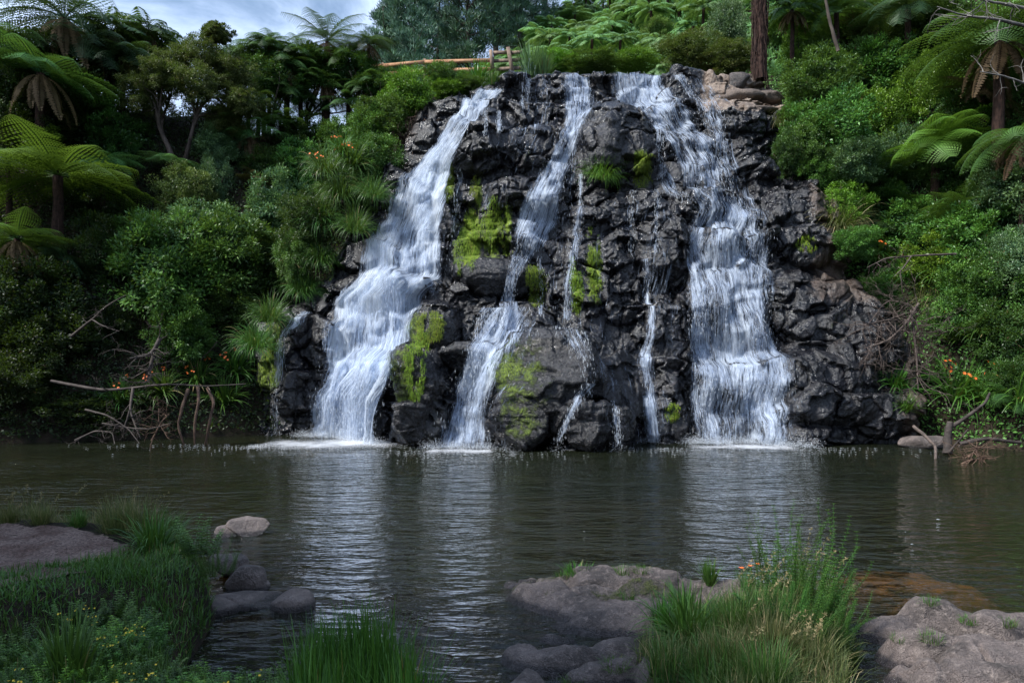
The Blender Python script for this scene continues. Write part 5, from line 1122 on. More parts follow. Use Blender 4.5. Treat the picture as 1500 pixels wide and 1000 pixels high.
MT = [(655, 255, 1.4, 'long golden green moss curtain between broad cascade and thin veil'), (695, 270, 1.2, 'thin strand of moss trailing right of the thin veil'), (700, 315, 1.5, 'moss curtain under the thin strand'), (682, 350, 2.0, 'largest moss curtain low beside the broad cascade'), (722, 320, 1.4, 'left of two moss curtains beside the middle cascade'), (742, 325, 1.1, 'right of two moss curtains beside the middle cascade'),
 (942, 235, 1.5, 'golden moss cushion in the dark notch by the right cascade'), (870, 375, 1.2, 'moss curtain down the dark columns in the centre'), (845, 400, 1.1, 'shorter moss curtain left of the centre one'), (985, 590, .8, 'small yellow moss tuft low beside the right cascade'), (785, 405, 1.1, 'moss tuft right of the bend of the middle cascade'), (630, 465, 1.5, 'bright moss cushion on the perched boulder'), (607, 520, 1.5, 'moss hanging on the shelf beside the broad cascade'), (1182, 345, .8, 'small moss tuft on the dark rock right of the right cascade'), (400, 500, 1.1, 'moss tuft by the far left trickle')]
MR = [(9, 34), (6, 30), (9, 32), (19, 46), (13, 42), (7, 42), (14, 26), (9, 62), (9, 44), (10, 13), (14, 34), (22, 24), (14, 55), (13, 12), (13, 55)]
for i, (a, c, s_, lb) in enumerate(MT):
    rx, ry = MR[i]; r_ = np.random.default_rng(800+i); n = int(140+rx*ry*1.9); q = nrm(r_.normal(size=(n, 2)))*(r_.uniform(0, 1, n)**.5)[:, None]
    p = hit(a, c+12, 0); sc = p[1]/F; X = p[0]+q[:, 0]*rx*sc+.05*r_.normal(size=n); Z = p[2]+q[:, 1]*ry*sc; ok = fbm(X*4, Z*1.6, 3, i) > -.22; X, Z = X[ok], Z[ok]; n = len(X)
    Y = samp(Yg, X, Z)-.01; acc = Acc(); rows = []; L = r_.uniform(.05, .17, n); P = np.stack([X, Y, Z], 1); d = nrm(np.stack([r_.normal(0, .35, n), -np.ones(n), r_.uniform(-.6, .4, n)], 1)); W_ = r_.uniform(.010, .022, n)
    for k in range(5):
        rows.append(np.stack([P-np.array([1, 0, 0])*(W_*(1-k/5.5)*.5)[:, None], P+np.array([1, 0, 0])*(W_*(1-k/5.5)*.5)[:, None]], 1)); P = P+d*(L/4)[:, None]; d = nrm(d+np.array([0, .25, -1.1]))
    V = np.stack(rows, 1).reshape(-1, 3)-p; Q = (np.arange(n)[:, None, None]*10+np.array([(2*k, 2*k+1, 2*k+3, 2*k+2) for k in range(4)])[None]).reshape(-1, 4); acc.add(V, Q, np.repeat(np.clip(r_.normal(.5, .22, n)+.25*fbm(X*5, Z*2, 2, 5), 0, .97), 10))
    o = put('moss_curtain', acc.mesh('moss_curtain'), M['moss']); o.location = p; tag(o, lb, 'moss', None, 'stuff')
p = hit(879, 262, 0); clump(879, 262, 1.1, 'lone bright green grass tuft growing on the rock face between middle and right cascades', 'hang', 'fern_bright', 0, None, (.4, 0), 'grass_tuft', 'grass', at=(p[0], p[1]-.05, p[2]))
# ------------------------------------------------------------------ brown root mats, dead twigs and driftwood
def dead(name, label, cat, paths, mat, parts='whole', twigs=0, seed=1, depth=2, spread=.8, rad=.03, L=.8, grav=0.):
    r_ = np.random.default_rng(seed); acc = Acc()
    base = np.array(paths[0][0][0])
    for (P, ra, rb) in paths:
        P = np.array(P)-base; s = np.linspace(0, 1, len(P)); ss = np.linspace(0, 1, max(len(P)*5, 8))
        Q = np.stack([np.interp(ss, s, P[:, k]) for k in range(3)], 1)
        for _ in range(3): Q[1:-1] = (Q[:-2]+2*Q[1:-1]+Q[2:])/4
        Q[1:-1] += np.cumsum(r_.normal(0, .006, Q[1:-1].shape), 0)*np.sin(ss[1:-1]*math.pi)[:, None]; tubes(acc, [(Q, np.linspace(ra, rb, len(Q))*(1+.06*np.sin(ss*17+seed)))], 8)
        for _ in range(twigs):
            i = int(r_.integers(2, len(Q)-1)); branchy(acc, Q[i], nrm(r_.normal(size=3)+np.array([0, -.2, grav])), L*r_.uniform(.5, 1.1), rad, r_, depth, .18, 3, 4, grav*.05, spread)
    o = put(name, acc.mesh(name), M[mat]); o.location = base; return tag(o, label, cat)
W3 = lambda px, py, Y: tuple(PX(px, py, Y))
dead('driftwood_branch', 'long grey driftwood branch lying along the left bank above the water', 'branch', [([W3(75, 558, 23.6), W3(150, 572, 23.2), W3(200, 566, 23.), W3(250, 560, 22.8), W3(300, 565, 22.8), W3(360, 562, 23.)], .055, .012), ([W3(195, 568, 23), W3(190, 600, 22.6), W3(205, 640, 22.2)], .05, .02)], 'deadwood', twigs=3, seed=5, rad=.018)
dead('driftwood', 'pale forked driftwood lying in the left shallows', 'driftwood', [([W3(125, 600, 22), W3(160, 608, 21.8), W3(190, 625, 21.8), W3(205, 650, 21.6)], .035, .012), ([W3(110, 645, 21.8), W3(140, 630, 21.8), W3(165, 632, 21.6), W3(168, 650, 21.4)], .035, .012), ([W3(150, 620, 22), W3(215, 630, 21.8), W3(250, 620, 22)], .03, .01), ([W3(190, 600, 22), W3(180, 640, 21.8)], .03, .01)], 'deadwood', twigs=4, seed=7, rad=.014, L=.6)
dead('twig_tangle', 'rusty brown tangle of twigs at the left waterline', 'dead twigs', [([W3(222, 645, 22.4), W3(235, 620, 22.4), W3(248, 606, 22.5)], .03, .01)], 'root', twigs=16, seed=9, rad=.014, L=.7, depth=2)
dead('dead_branch', 'pale bare forked branch in the dark hollow at left', 'branch', [([W3(105, 492, 24), W3(135, 468, 23.6), W3(160, 445, 23.2), W3(185, 432, 23)], .05, .015), ([W3(135, 468, 23.6), W3(155, 480, 23.4), W3(175, 485, 23.2)], .03, .01)], 'deadwood', twigs=3, seed=11, rad=.012, L=.6)
for k, (a, y0_, Y, lb) in enumerate([(262, 592, 22.8, 'leftmost of three bare roots reaching down to the left waterline'), (285, 588, 22.9, 'middle of three bare roots at the left waterline'), (308, 590, 23.2, 'rightmost of three bare roots at the left waterline')]):
    dead('root', lb, 'root', [([W3(a+14-k*9, y0_-22, Y+.3), W3(a+6, y0_, Y), W3(a-1, y0_+28, Y-.1), W3(a+8-k*8, 652, Y-.1)], .055, .028)], 'root', twigs=1, seed=20+k, rad=.015, L=.5)
dead('root_mat', 'mat of grey dead roots hanging under the biggest bank shrub', 'dead roots', [([W3(235, 495, 22.6), W3(222, 520, 22.4), W3(190, 525, 22.2)], .07, .03), ([W3(225, 520, 22.6), W3(215, 560, 22.4)], .06, .03)], 'deadwood', twigs=12, seed=31, rad=.02, L=.7, grav=-.4)
dead('root_mat', 'brown dead roots trailing over the rock at the upper left lip', 'dead roots', [([W3(560, 165, 30), W3(590, 175, 29.6), W3(615, 170, 29.6)], .06, .03)], 'root', twigs=36, seed=33, rad=.022, L=1.6, grav=-1.6, spread=.3)
dead('root_mat', 'second mat of brown dead roots under the bright lip shrub', 'dead roots', [([W3(575, 195, 29.4), W3(600, 205, 29.2)], .05, .03)], 'root', twigs=24, seed=35, rad=.02, L=1.3, grav=-1.6, spread=.3)
dead('twig_tangle', 'big tangle of dead grey brown twigs hanging on the right bank', 'dead twigs', [([W3(1345, 445, 24.4), W3(1330, 470, 23.6), W3(1300, 500, 23.2), W3(1265, 510, 23)], .05, .02), ([W3(1335, 455, 24.2), W3(1340, 510, 23.4), W3(1345, 570, 22.9)], .05, .02), ([W3(1325, 460, 24.2), W3(1295, 470, 23.4), W3(1262, 478, 23)], .04, .015)], 'twig', twigs=26, seed=41, rad=.017, L=1.15, depth=2, spread=.6, grav=-.3)
dead('driftwood_stump', 'weathered upright driftwood stump with a forked branch at the right waterline', 'driftwood', [([W3(1388, 664, 20.6), W3(1389, 640, 20.7), W3(1392, 618, 20.8)], .13, .09), ([W3(1394, 625, 20.8), W3(1420, 608, 20.6), W3(1445, 590, 20.5), W3(1450, 575, 20.5)], .06, .03), ([W3(1390, 662, 20.5), W3(1405, 645, 20.4), W3(1418, 628, 20.3)], .035, .015)], 'deadwood', twigs=1, seed=51, rad=.02, L=.5)
dead('log', 'pale log lying level over the water at the right edge', 'log', [([W3(1405, 650, 20.2), W3(1440, 643, 20.2), W3(1495, 648, 20.2)], .06, .045)], 'deadwood', twigs=0, seed=53)
dead('driftwood', 'dark bent stick poking out of the water left of the stump', 'driftwood', [([W3(1338, 624, 21), W3(1355, 640, 20.6), W3(1369, 655, 20.2), W3(1370, 682, 19.6)], .05, .035)], 'twig', twigs=1, seed=55, rad=.015, L=.4)
dead('twig_tangle', 'rusty heap of twigs and leaves stranded in front of the stump', 'dead twigs', [([W3(1405, 682, 18.8), W3(1425, 672, 18.8), W3(1445, 672, 18.8)], .04, .02), ([W3(1418, 670, 18.8), W3(1430, 660, 18.8), W3(1436, 655, 18.8)], .03, .02)], 'root', twigs=18, seed=57, rad=.015, L=.5)
dead('dead_branch', 'pale lichen covered branch reaching in at the top right', 'branch', [([W3(1510, 40, 17.5), W3(1460, 30, 17.3), W3(1410, 24, 17.2), W3(1372, 10, 17.1)], .045, .012), ([W3(1500, 12, 17.5), W3(1450, 2, 17.3), W3(1400, -8, 17.2)], .04, .012)], 'bark_pale', twigs=7, seed=61, rad=.016, L=.8, depth=1)
dead('dead_branch', 'thin bare branch below the lichen covered one at the right edge', 'branch', [([W3(1512, 125, 17.2), W3(1470, 112, 17), W3(1435, 105, 16.9)], .03, .01)], 'bark_pale', twigs=5, seed=63, rad=.012, L=.6, depth=1)
dead('dead_branch', 'dark leaning branch crossing the bushes on the right slope', 'branch', [([W3(1400, 372, 23), W3(1350, 374, 22.6), W3(1300, 378, 22.4), W3(1270, 392, 22.3)], .035, .012), ([W3(1335, 375, 22.5), W3(1322, 395, 22.3), W3(1310, 405, 22.2)], .025, .01)], 'twig', twigs=5, seed=65, rad=.012, L=.7)
dead('leaning_trunk', 'thin bare leaning trunk above the glossy shrubs at the upper right', 'tree', [([W3(1228, 75, 27.5), W3(1215, 30, 27.5), W3(1205, -20, 27.5)], .07, .05)], 'bark', twigs=0, seed=67)
# ------------------------------------------------------------------ tall fern trunk right of the crest
p0 = PX(1112, 108, 31.4)
t = thing('tall_tree_fern', 'tall tree fern with thick dark fibrous trunk right of the crest', 'tree fern', (p0[0], p0[1]-.1, p0[2]-.3))
H = 8.2; r_ = np.random.default_rng(5); acc = Acc()
zz = np.linspace(0, H, 60); th = np.linspace(0, 2*math.pi, 49)[:-1]
rr = (.27-.06*zz/H)[:, None]*(1+.10*np.sin(th*7+zz[:, None]*.7)+.10*vn(th[None]*9, zz[:, None]*1.2, 3)+.05*r_.normal(size=(60, 48)))
V = np.stack([rr*np.cos(th)[None], rr*np.sin(th)[None], np.repeat(zz[:, None], 48, 1)], -1).reshape(-1, 3)
q = np.array([(i*48+j, i*48+(j+1) % 48, (i+1)*48+(j+1) % 48, (i+1)*48+j) for i in range(59) for j in range(48)]); acc.add(V, q, np.full(len(V), .5))
for k in range(260):   # hanging fibres and old stalks
    a = r_.uniform(0, 6.28); z0 = r_.uniform(.5, H); P = np.array([[math.cos(a)*(.26+.08*s), math.sin(a)*(.26+.08*s), z0-s*r_.uniform(.6, 1.)] for s in np.linspace(0, 1.2, 6)]); tubes(acc, [(P+r_.normal(0, .02, P.shape), .014)], 3)
put('trunk', acc.mesh('trunk'), M['fern_trunk'], t)
c = put('crown', FE['hi'][1], None, t); c.material_slots[0].link = 'OBJECT'; c.material_slots[0].material = M['fern']; c.location = (0, 0, H); c.scale = (3.3,)*3
d = put('dead_fronds', FE['dead'][0], None, t); d.location = (0, 0, H-.2); d.scale = (4.2, 4.2, 3.6); d.material_slots[0].link = 'OBJECT'; d.material_slots[0].material = M['fern_dead']
# ------------------------------------------------------------------ fence behind the left lip
def box(acc, c, s, ax=None, t=.5):
    c = np.array(c, float); ax = np.eye(3) if ax is None else ax
    V = np.array([[x, y, z] for x in (-.5, .5) for y in (-.5, .5) for z in (-.5, .5)])*np.array(s); V = V@ax+c
    acc.add(V, np.array([(0, 1, 3, 2), (4, 6, 7, 5), (0, 4, 5, 1), (2, 3, 7, 6), (0, 2, 6, 4), (1, 5, 7, 3)]), np.full(8, t))
def bar(acc, a, c, w_, h_):
    a, c = np.array(a), np.array(c); d = c-a; L = np.linalg.norm(d); d = d/L; s = nrm(np.cross(d, [0, 0, 1.])); u = np.cross(s, d); box(acc, (a+c)/2, (L, w_, h_), np.array([d, s, u]))
f0 = PX(545, 97, 36.); t = thing('rail_fence', 'long low fence of orange weathered rails behind the left lip', 'fence', tuple(f0-np.array([0, 0, .8])))
o3 = f0-np.array([0, 0, .8])
RP = [PX(505, 101, 37.), PX(560, 96.5, 36.), PX(622, 91, 35.6), PX(722, 88.5, 35.)]
for lv, dz in ((0, 0), (1, -.42)):
    for i in range(3):
        acc = Acc(); bar(acc, RP[i]-o3+np.array([0, 0, dz+.0]), RP[i+1]-o3+np.array([0, 0, dz]), .05, .17); put('rail', acc.mesh('rail'), M['fence_wood'], t)
for i in range(4):
    acc = Acc(); q_ = RP[i]-o3+np.array([0, .09, -.5]); box(acc, q_, (.12, .12, 1.35)); put('post', acc.mesh('post'), M['post_wood'], t)
g0 = PX(745, 105, 35.); t = thing('wooden_gate', 'grey wooden gate frame with leaning post at the right end of the rail fence', 'gate', tuple(g0)); s35 = 35./F
for (x0, y0, x1, y1, w_, h_, nm) in [(719, 74, 721, 104, .16, .16, 'post'), (744, 70, 752, 113, .17, .17, 'post'), (722, 76, 744, 75, .06, .16, 'rail'), (748, 76, 765, 75, .06, .16, 'rail'), (722, 88, 768, 86, .06, .15, 'rail'), (724, 100, 772, 98, .06, .16, 'rail')]:
    a = PX(x0, y0, 35.)-g0; c = PX(x1, y1, 35.)-g0; acc = Acc(); dd = np.array([0, .0 if nm == 'post' else .13, 0]); bar(acc, a+dd, c+dd+np.array([0, .001, 0]), w_, h_); put(nm, acc.mesh(nm), M['post_wood'], t)
# ------------------------------------------------------------------ hillside: tree ferns, bushes and pines behind
r_ = np.random.default_rng(77); placed = []; src0 = None; cnt = 0
for k in range(6000):
    Y = 39+58*r_.uniform()**1.3; pxl = r_.uniform(575, 1135); X = (pxl-750)/F*Y; z = float(terrain(np.array(X), np.array(Y))); hh = r_.uniform(1.2, 3.2); a, c = proj(X, Y, z+hh)
    if c < -25 or c > 108 or (a < 730 and c < 72): continue
    if any((X-u)**2+(Y-v)**2 < (1.45+Y*.014)**2 for u, v in placed): continue
    placed.append((X, Y)); cnt += 1
    if cnt > 210: break
    t = thing('tree_fern', 'pale green tree fern, one of the many crowding the sunlit hillside behind the crest', 'tree fern', (X, Y, z), 'tree ferns on the hillside behind the crest')
    Rm = r_.uniform(1.3, 2.1); me, _ = (trunk_mesh('trunk', 2.0, .12, .09, 5)) if cnt == 1 else (src0, 0); src0 = me
    tr_ = put('trunk', me, M['fern_trunk'], t); tr_.scale = (1, 1, hh/2.0)
    cr = put('crown', FE['far'][cnt % 3], None, t)
    if len(cr.data.materials) == 0: cr.data.materials.append(M['fern_far'])
    cr.material_slots[0].link = 'OBJECT'; cr.material_slots[0].material = M['fern_far']; cr.location = (0, 0, hh); cr.scale = (Rm, Rm, Rm*r_.uniform(.8, 1.1)); cr.rotation_euler = (r_.normal(0, .1), r_.normal(0, .1), r_.uniform(0, 6))
for i, (a, c, rx, ry, mt, lb, Y) in enumerate([(1010, 78, 46, 30, 'leaf_olive', 'brownish green rounded bush just behind the crest', 36.5), (1070, 88, 44, 26, 'leaf_olive', 'darker brownish bush between the rounded bush and the tall fern trunk', 35.5), (1065, 45, 30, 46, 'leaf_grey', 'pale grey bush left of the tall fern trunk', 38), (870, 96, 46, 16, 'leaf_mid', 'low green bush right behind the middle of the crest', 36), (820, 92, 34, 18, 'leaf_bright', 'low bright bush right of the flax behind the crest', 37), (925, 92, 34, 18, 'leaf_bright', 'low bright bush left of the brownish rounded bush', 37), (965, 45, 24, 16, 'leaf_pale', 'pale bush in the middle of the fern hillside', 52)]):
    shrub(a, c, rx, ry, lb, mt, 'fine', i, Y=Y)
for i, (a, c, s, lb) in enumerate([(778, 104, 2.0, 'dark blue green flax right of the wooden gate'), (795, 106, 1.6, 'smaller dark flax right of the first one')]):
    p = PX(a, c, 35); clump(a, c, s, lb, 'upright', 'leaf_grey', i, at=(p[0], p[1], p[2]-.3), name='flax')
def pine_mesh(seed, H=16., Rr=4., base=.18, dens=1.):
    r_ = np.random.default_rng(seed); T_ = Acc(); N_ = Acc(); trunk = np.stack([.25*np.sin(np.linspace(0, 3, 14)+seed), .2*np.cos(np.linspace(0, 4, 14)), np.linspace(-1, H, 14)], 1)
    tubes(T_, [(trunk, np.linspace(.32, .05, 14))], 8); tp = []
    nb = int(46*dens)
    for k in range(nb):
        f = base+(1-base)*(k+.5)/nb; z = H*f; a = k*2.4+r_.normal(0, .4); Lb = Rr*(1-f)**.55*r_.uniform(.6, 1.15)*(.55 if f < base+.1 else 1)+.5
        P = wander((trunk[0, 0], trunk[0, 1], z), (math.cos(a), math.sin(a), .25+.5*f), Lb, 7, .12, r_, .06); tubes(T_, [(P, np.linspace(.07, .015, 8))], 4)
        for j in range(3, 8):
            for _ in range(3):
                q = P[j]+r_.normal(size=3)*np.array([.4, .4, .2])*(Lb/Rr+.4); tp.append(q)
                if r_.uniform() < .3: tubes(T_, [(np.array([P[j-1], q]), .012)], 3)
    tp = np.array(tp); m_ = len(tp); nn = 34
    c = np.repeat(tp, nn, 0); off = nrm(r_.normal(size=(m_*nn, 3)))*r_.uniform(.05, .42, m_*nn)[:, None]*np.array([1, 1, .6]); t = np.clip(np.repeat(r_.normal(.45, .2, m_), nn)+r_.normal(0, .12, m_*nn), 0, .95)
    leaves(N_, c+off, off+np.array([0, 0, .25]), r_.normal(size=(m_*nn, 3)), .42*r_.uniform(.7, 1.2, m_*nn), .055, t)
    return T_.mesh('trunk'), N_.mesh('crown')
PM = [pine_mesh(1), pine_mesh(2, 18, 4.5, .3, 1.1), pine_mesh(3, 15, 3.6, .1)]
PI = [(565, 60, .95, 0, 'bushy dark pine beside the sky at the left end of the pine row'), (605, 58, 1.0, 2, 'thick dark pine second in the row behind the fence'), (640, 64, 1.05, 0, 'dark pine above the middle of the rail fence'), (685, 62, 1.1, 1, 'pine with a bare dark trunk showing just left of the gate'), (725, 66, 1.1, 1, 'bluish pine behind the wooden gate'), (765, 70, 1.1, 2, 'greyish pine with pale dead limbs right of the gate'), (800, 74, 1.15, 1, 'pine behind the start of the fern hillside'), (850, 82, 1.1, 0, 'shadowed pine at the top of the fern hillside'), (900, 90, 1.1, 1, 'pine crowning the fern hillside left of the sky gap'), (945, 92, 1.0, 2, 'last pine on the hillside beside the small sky gap'), (1045, 88, 1.0, 0, 'pine behind the tall fern trunk'), (1090, 80, 1.0, 1, 'tall pine above the right slope'), (580, 75, 1.1, 2, 'pine standing behind the thick dark pine'), (660, 80, 1.1, 0, 'pine in the second row behind the bare trunked pine'), (745, 85, 1.1, 0, 'second row pine showing between the bluish and greyish pines')]
for i, (a, Y, s, v, lb) in enumerate(PI):
    X = (a-750)/F*Y; z = float(terrain(np.array(X), np.array(Y))); t = thing('pine_tree', lb, 'pine tree', (X, Y, z-.2))
    o = put('trunk', PM[v][0], M['bark'], t); o.scale = (s,)*3; o.rotation_euler = (0, 0, i*1.3); o = put('crown', PM[v][1], M['pine'], t); o.scale = (s,)*3; o.rotation_euler = (0, 0, i*1.3)
# ------------------------------------------------------------------ foreground plants
def gz_v(X, Y):
    Z = terrain(X, Y)
    for (x0, y0, rs, A_) in SURF:
        i = ((X-x0)/rs).astype(int); j = ((Y-y0)/rs).astype(int); ok = (i >= 0) & (j >= 0) & (i < A_.shape[1]) & (j < A_.shape[0])
        Z = np.where(ok, np.maximum(Z, A_[np.clip(j, 0, A_.shape[0]-1), np.clip(i, 0, A_.shape[1]-1)]), Z)
    return Z
def near(px, py):
    Y = np.arange(3.2, 13, .01); X = (px-750)/F*Y; Z = CAMH-(py-HOR)/F*Y; m1 = Z <= gz_v(X, Y); k = int(np.argmax(m1)); return np.array([X[k], Y[k], Z[k]])
def turf(name, label, poly, z, n, mat, seed, L, W, spread=.5, droop=1.2, edge=.0, dens=None, tint=(.5, .22), segs=5, cat='grass', zmin=.03):
    P = np.array(pg(poly, z)); r_ = np.random.default_rng(seed); X = r_.uniform(P[:, 0].min(), P[:, 0].max(), n*6); Y = r_.uniform(P[:, 1].min(), P[:, 1].max(), n*6)
    s = sdf(P, X, Y)+.12*fbm(X*4, Y*4, 3, seed); ok = s > edge
    if dens is not None: ok &= r_.uniform(size=len(X)) < dens(X, Y)
    Z = gz_v(X, Y); ok &= Z > zmin
    X, Y, Z = X[ok][:n], Y[ok][:n], Z[ok][:n]; k = len(X)
    V, Q, t = grass_mesh(name, seed, n=k, L=L, W=W, base=0, spread=spread, droop=droop, segs=segs, tint=tint)
    m_ = (segs+1)*2; sc = 1+.35*fbm(X*2.5, Y*2.5, 2, seed+1); V = V.reshape(k, m_, 3)*sc[:, None, None]; V = V+np.stack([X, Y, Z-.01], 1)[:, None]
    t = np.clip(t+np.repeat(.25*fbm(X*1.8, Y*1.8, 2, seed+5), m_), 0, .99)
    return tag(put(name, mesh_np(name, V.reshape(-1, 3), Q, tint=t), M[mat]), label, cat, None, 'stuff')
def herb_mesh(seed, n=12, H=.42, rad=.16, L=.075, W=.026, pairs=11):
    r_ = np.random.default_rng(seed); acc = Acc()
    for k in range(n):
        a = r_.uniform(0, 6.28); q = rad*math.sqrt(r_.uniform(0, 1)); P = wander((q*math.cos(a), q*math.sin(a), 0), (math.cos(a)*.35, math.sin(a)*.35, 1), H*r_.uniform(.5, 1.1), pairs+2, .09, r_, .03); tubes(acc, [(P, np.linspace(.004, .0015, len(P)))], 3, .3)
        i = np.arange(2, len(P)); th = np.arange(len(i))*1.57+a
        for ph in (0, math.pi, 1.2, 4.3):
            D = np.stack([np.cos(th+ph), np.sin(th+ph), np.full(len(i), .35)], 1); leaves(acc, P[i], D, np.tile([0, 0, 1.], (len(i), 1))+D*-.2, L*np.linspace(1.1, .55, len(i))*r_.uniform(.8, 1.1), W*np.linspace(1.1, .6, len(i)), np.clip(r_.normal(.45, .15, len(i))+np.linspace(-.1, .25, len(i)), 0, .95), droop=.2)
    return acc.mesh('leaves')
HB = [herb_mesh(500+i) for i in range(4)]+[herb_mesh(510, 26, .5, .2, .042, .008, 24)]
def herb(px, py, s, label, var=0, mat='leaf_mid', flowers=False, group=None, at=None, name='weed', sz=1.):
    p = near(px, py) if at is None else at; t = thing(name, label, 'plant', (p[0], p[1], p[2]-.01), group)
    o = put('leaves', HB[var % 5], None, t)
    if len(HB[var % 5].materials) == 0: HB[var % 5].materials.append(M[mat])
    o.material_slots[0].link = 'OBJECT'; o.material_slots[0].material = M[mat]; o.scale = (s, s, s*sz); o.rotation_euler = (0, 0, px*.7)
    if flowers:
        f = FLY[var % 3]; g = put('flowers', f, None, t)
        if len(f.materials) == 0: f.materials.append(M['yellow'])
        g.scale = (s*.9, s*.9, s*.95*sz)
    return t
def nclump(px, py, s, label, kind, mat, var=0, **kw): return clump(px, py, s, label, kind, mat, var, at=near(px, py), name=kw.pop('name', 'grass_clump'), cat='grass', **kw)
# left bank
turf('grass', 'dry and green grass fringe between the gravel path and the pool', [(-400, 780), (0, 768), (120, 768), (200, 785), (262, 800), (300, 800), (250, 758), (130, 744), (0, 750), (-400, 755)], .62, 5200, 'grass_dry', 1, (.10, .32), .0075, tint=(.55, .25))
turf('grass', 'short green growth on the bank slope under the path', [(330, 850), (300, 905), (240, 925), (120, 880), (60, 880), (215, 838), (225, 812), (300, 808)], .4, 5000, 'grass', 2, (.04, .13), .008, spread=.8)
turf('grass', 'low dark growth on the crumbling edge of the path', [(-300, 880), (0, 868), (60, 858), (130, 848), (215, 832), (240, 870), (230, 930), (100, 960), (-300, 980)], .5, 9000, 'grass', 21, (.03, .12), .008, spread=.9)
turf('grass', 'lush green grass filling the bottom left foreground', [(-300, 965), (60, 960), (200, 950), (330, 945), (470, 950), (600, 985), (680, 1150), (-300, 1150)], .35, 14000, 'grass', 3, (.08, .22), .009, spread=.4, droop=1.0)
turf('grass', 'bright tall grass leaning over the water left of bottom centre', [(440, 1000), (470, 955), (540, 950), (600, 975), (640, 1050), (600, 1150), (440, 1150)], .3, 2600, 'flax', 4, (.30, .62), .011, spread=.28, droop=.9, tint=(.4, .2))
for i, (a, c, s, kd, mt, lb) in enumerate([(205, 788, .95, 'fine', 'grass_dry', 'large arching grass clump with straw coloured stems at the end of the path'), (245, 795, .8, 'fine', 'grass', 'green grass clump right of the large arching one'), (170, 780, .8, 'fine', 'grass_dry', 'straw tinted grass clump left of the large arching one'), (225, 806, .55, 'strap', 'grass', 'drooping broad bladed grass below the large arching clump'),
    (60, 768, .55, 'fine', 'grass_dry', 'wispy dry grass clump on the path edge at the left'), (15, 766, .5, 'fine', 'grass_dry', 'wispy dry grass clump furthest left on the path edge'), (115, 770, .45, 'fine', 'grass', 'short green grass clump in the middle of the path edge'),
    (505, 985, .95, 'upright', 'flax', 'tallest bright grass clump at the bottom left of the water'), (545, 975, .75, 'upright', 'flax', 'bright grass clump right of the tallest one'), (470, 990, .8, 'upright', 'grass', 'green grass clump left of the tallest bright one'), (585, 1000, .6, 'fine', 'grass', 'thin grass clump closest to the open water at the bottom'), (100, 1010, .6, 'upright', 'grass', 'blue green grass clump low in the bottom left corner'), (140, 1015, .5, 'fine', 'grass', 'fine grass clump beside the blue green one')]):
    nclump(a, c, s, lb, kd, mt, i)
HN = 0; r_ = np.random.default_rng(9)
for k in range(4000):
    a = r_.uniform(-40, 470); c = r_.uniform(862, 1075)
    if c < 925+.12*(a-150) and a > 280: continue
    if c < 960 and (a < 110 or a > 220): continue
    if c < 935: continue
    if a > 380 and c < 985: continue
    p = near(a, c)
    if p[2] < .08: continue
    HN += 1
    if HN > 150: break
    s = r_.uniform(.38, .62)
    herb(a, c, s, 'leafy green weed, one of many packed on the bottom left bank' if k % 9 else 'leafy green weed with small yellow flowers on the bottom left bank', int(r_.integers(0, 4)), ['leaf_mid', 'leaf_dark', 'leaf_bright'][int(r_.choice(3, p=[.55, .33, .12]))], flowers=(k % 9 == 0), group='leafy weeds on the bottom left bank' if k % 9 else 'yellow flowered weeds on the bottom left bank', at=p)
for i, (a, c, s, lb) in enumerate([(130, 915, .6, 'dark bushy weed growing against the bank under the path'), (175, 915, .65, 'bushy weed with pointed bright leaves under the path tip'), (95, 918, .5, 'small bushy weed left of the dark one under the path'), (290, 812, .4, 'light green weed on the tip of the left bank beside the cracked rock'), (318, 838, .35, 'creeping weed against the dark upright rock')]): herb(a, c, s, lb, i, 'leaf_mid' if i else 'leaf_dark')
# right hand mound
turf('grass', 'tangle of green and straw grass covering the mound in the right foreground', [(965, 925), (1000, 892), (1080, 885), (1150, 868), (1225, 868), (1262, 905), (1255, 960), (1280, 1060), (1250, 1150), (1000, 1120), (965, 1000), (945, 945)], .25, 13000, 'grass_dry', 11, (.10, .30), .0065, spread=.6, droop=1.3, tint=(.42, .24))
turf('grass', 'greener grass on the left side of the right foreground mound', [(955, 925), (985, 900), (1020, 892), (1060, 910), (1080, 1000), (1000, 1040), (960, 985)], .25, 3500, 'grass', 12, (.10, .30), .009, spread=.6, droop=1.4, tint=(.5, .22))
for i, (a, c, s, kd, mt, lb) in enumerate([(975, 930, .6, 'upright', 'flax', 'bright green grass clump leaning over the broad shelf'), (1005, 905, .5, 'upright', 'grass', 'green grass clump at the back left of the right mound'), (1010, 940, .8, 'strap', 'grass', 'arching green clump at the front left of the right mound'), (1080, 930, .95, 'fine', 'grass', 'big soft green grass clump in the middle of the right mound'), (1130, 960, .95, 'fine', 'grass_dry', 'straw streaked grass clump near the front of the right mound'), (1060, 990, .9, 'fine', 'grass_dry', 'yellowing grass clump at the bottom of the right mound'), (1190, 980, .9, 'fine', 'grass_dry', 'straw coloured grass clump at the bottom right of the right mound'),
    (1095, 862, .5, 'fine', 'grass', 'thin grass clump at the back of the mound by the orange flowers'), (1040, 852, .4, 'upright', 'grass', 'short grass clump on the rock at the back of the mound'), (1225, 925, .6, 'fine', 'grass_dry', 'pale grass clump over the narrow channel'), (1240, 970, .6, 'fine', 'grass', 'green grass clump hanging into the narrow channel'), (1120, 1010, .9, 'fine', 'grass', 'dense green grass clump at the bottom edge of the mound')]):
    nclump(a, c, s*.78, lb, kd, mt, i)
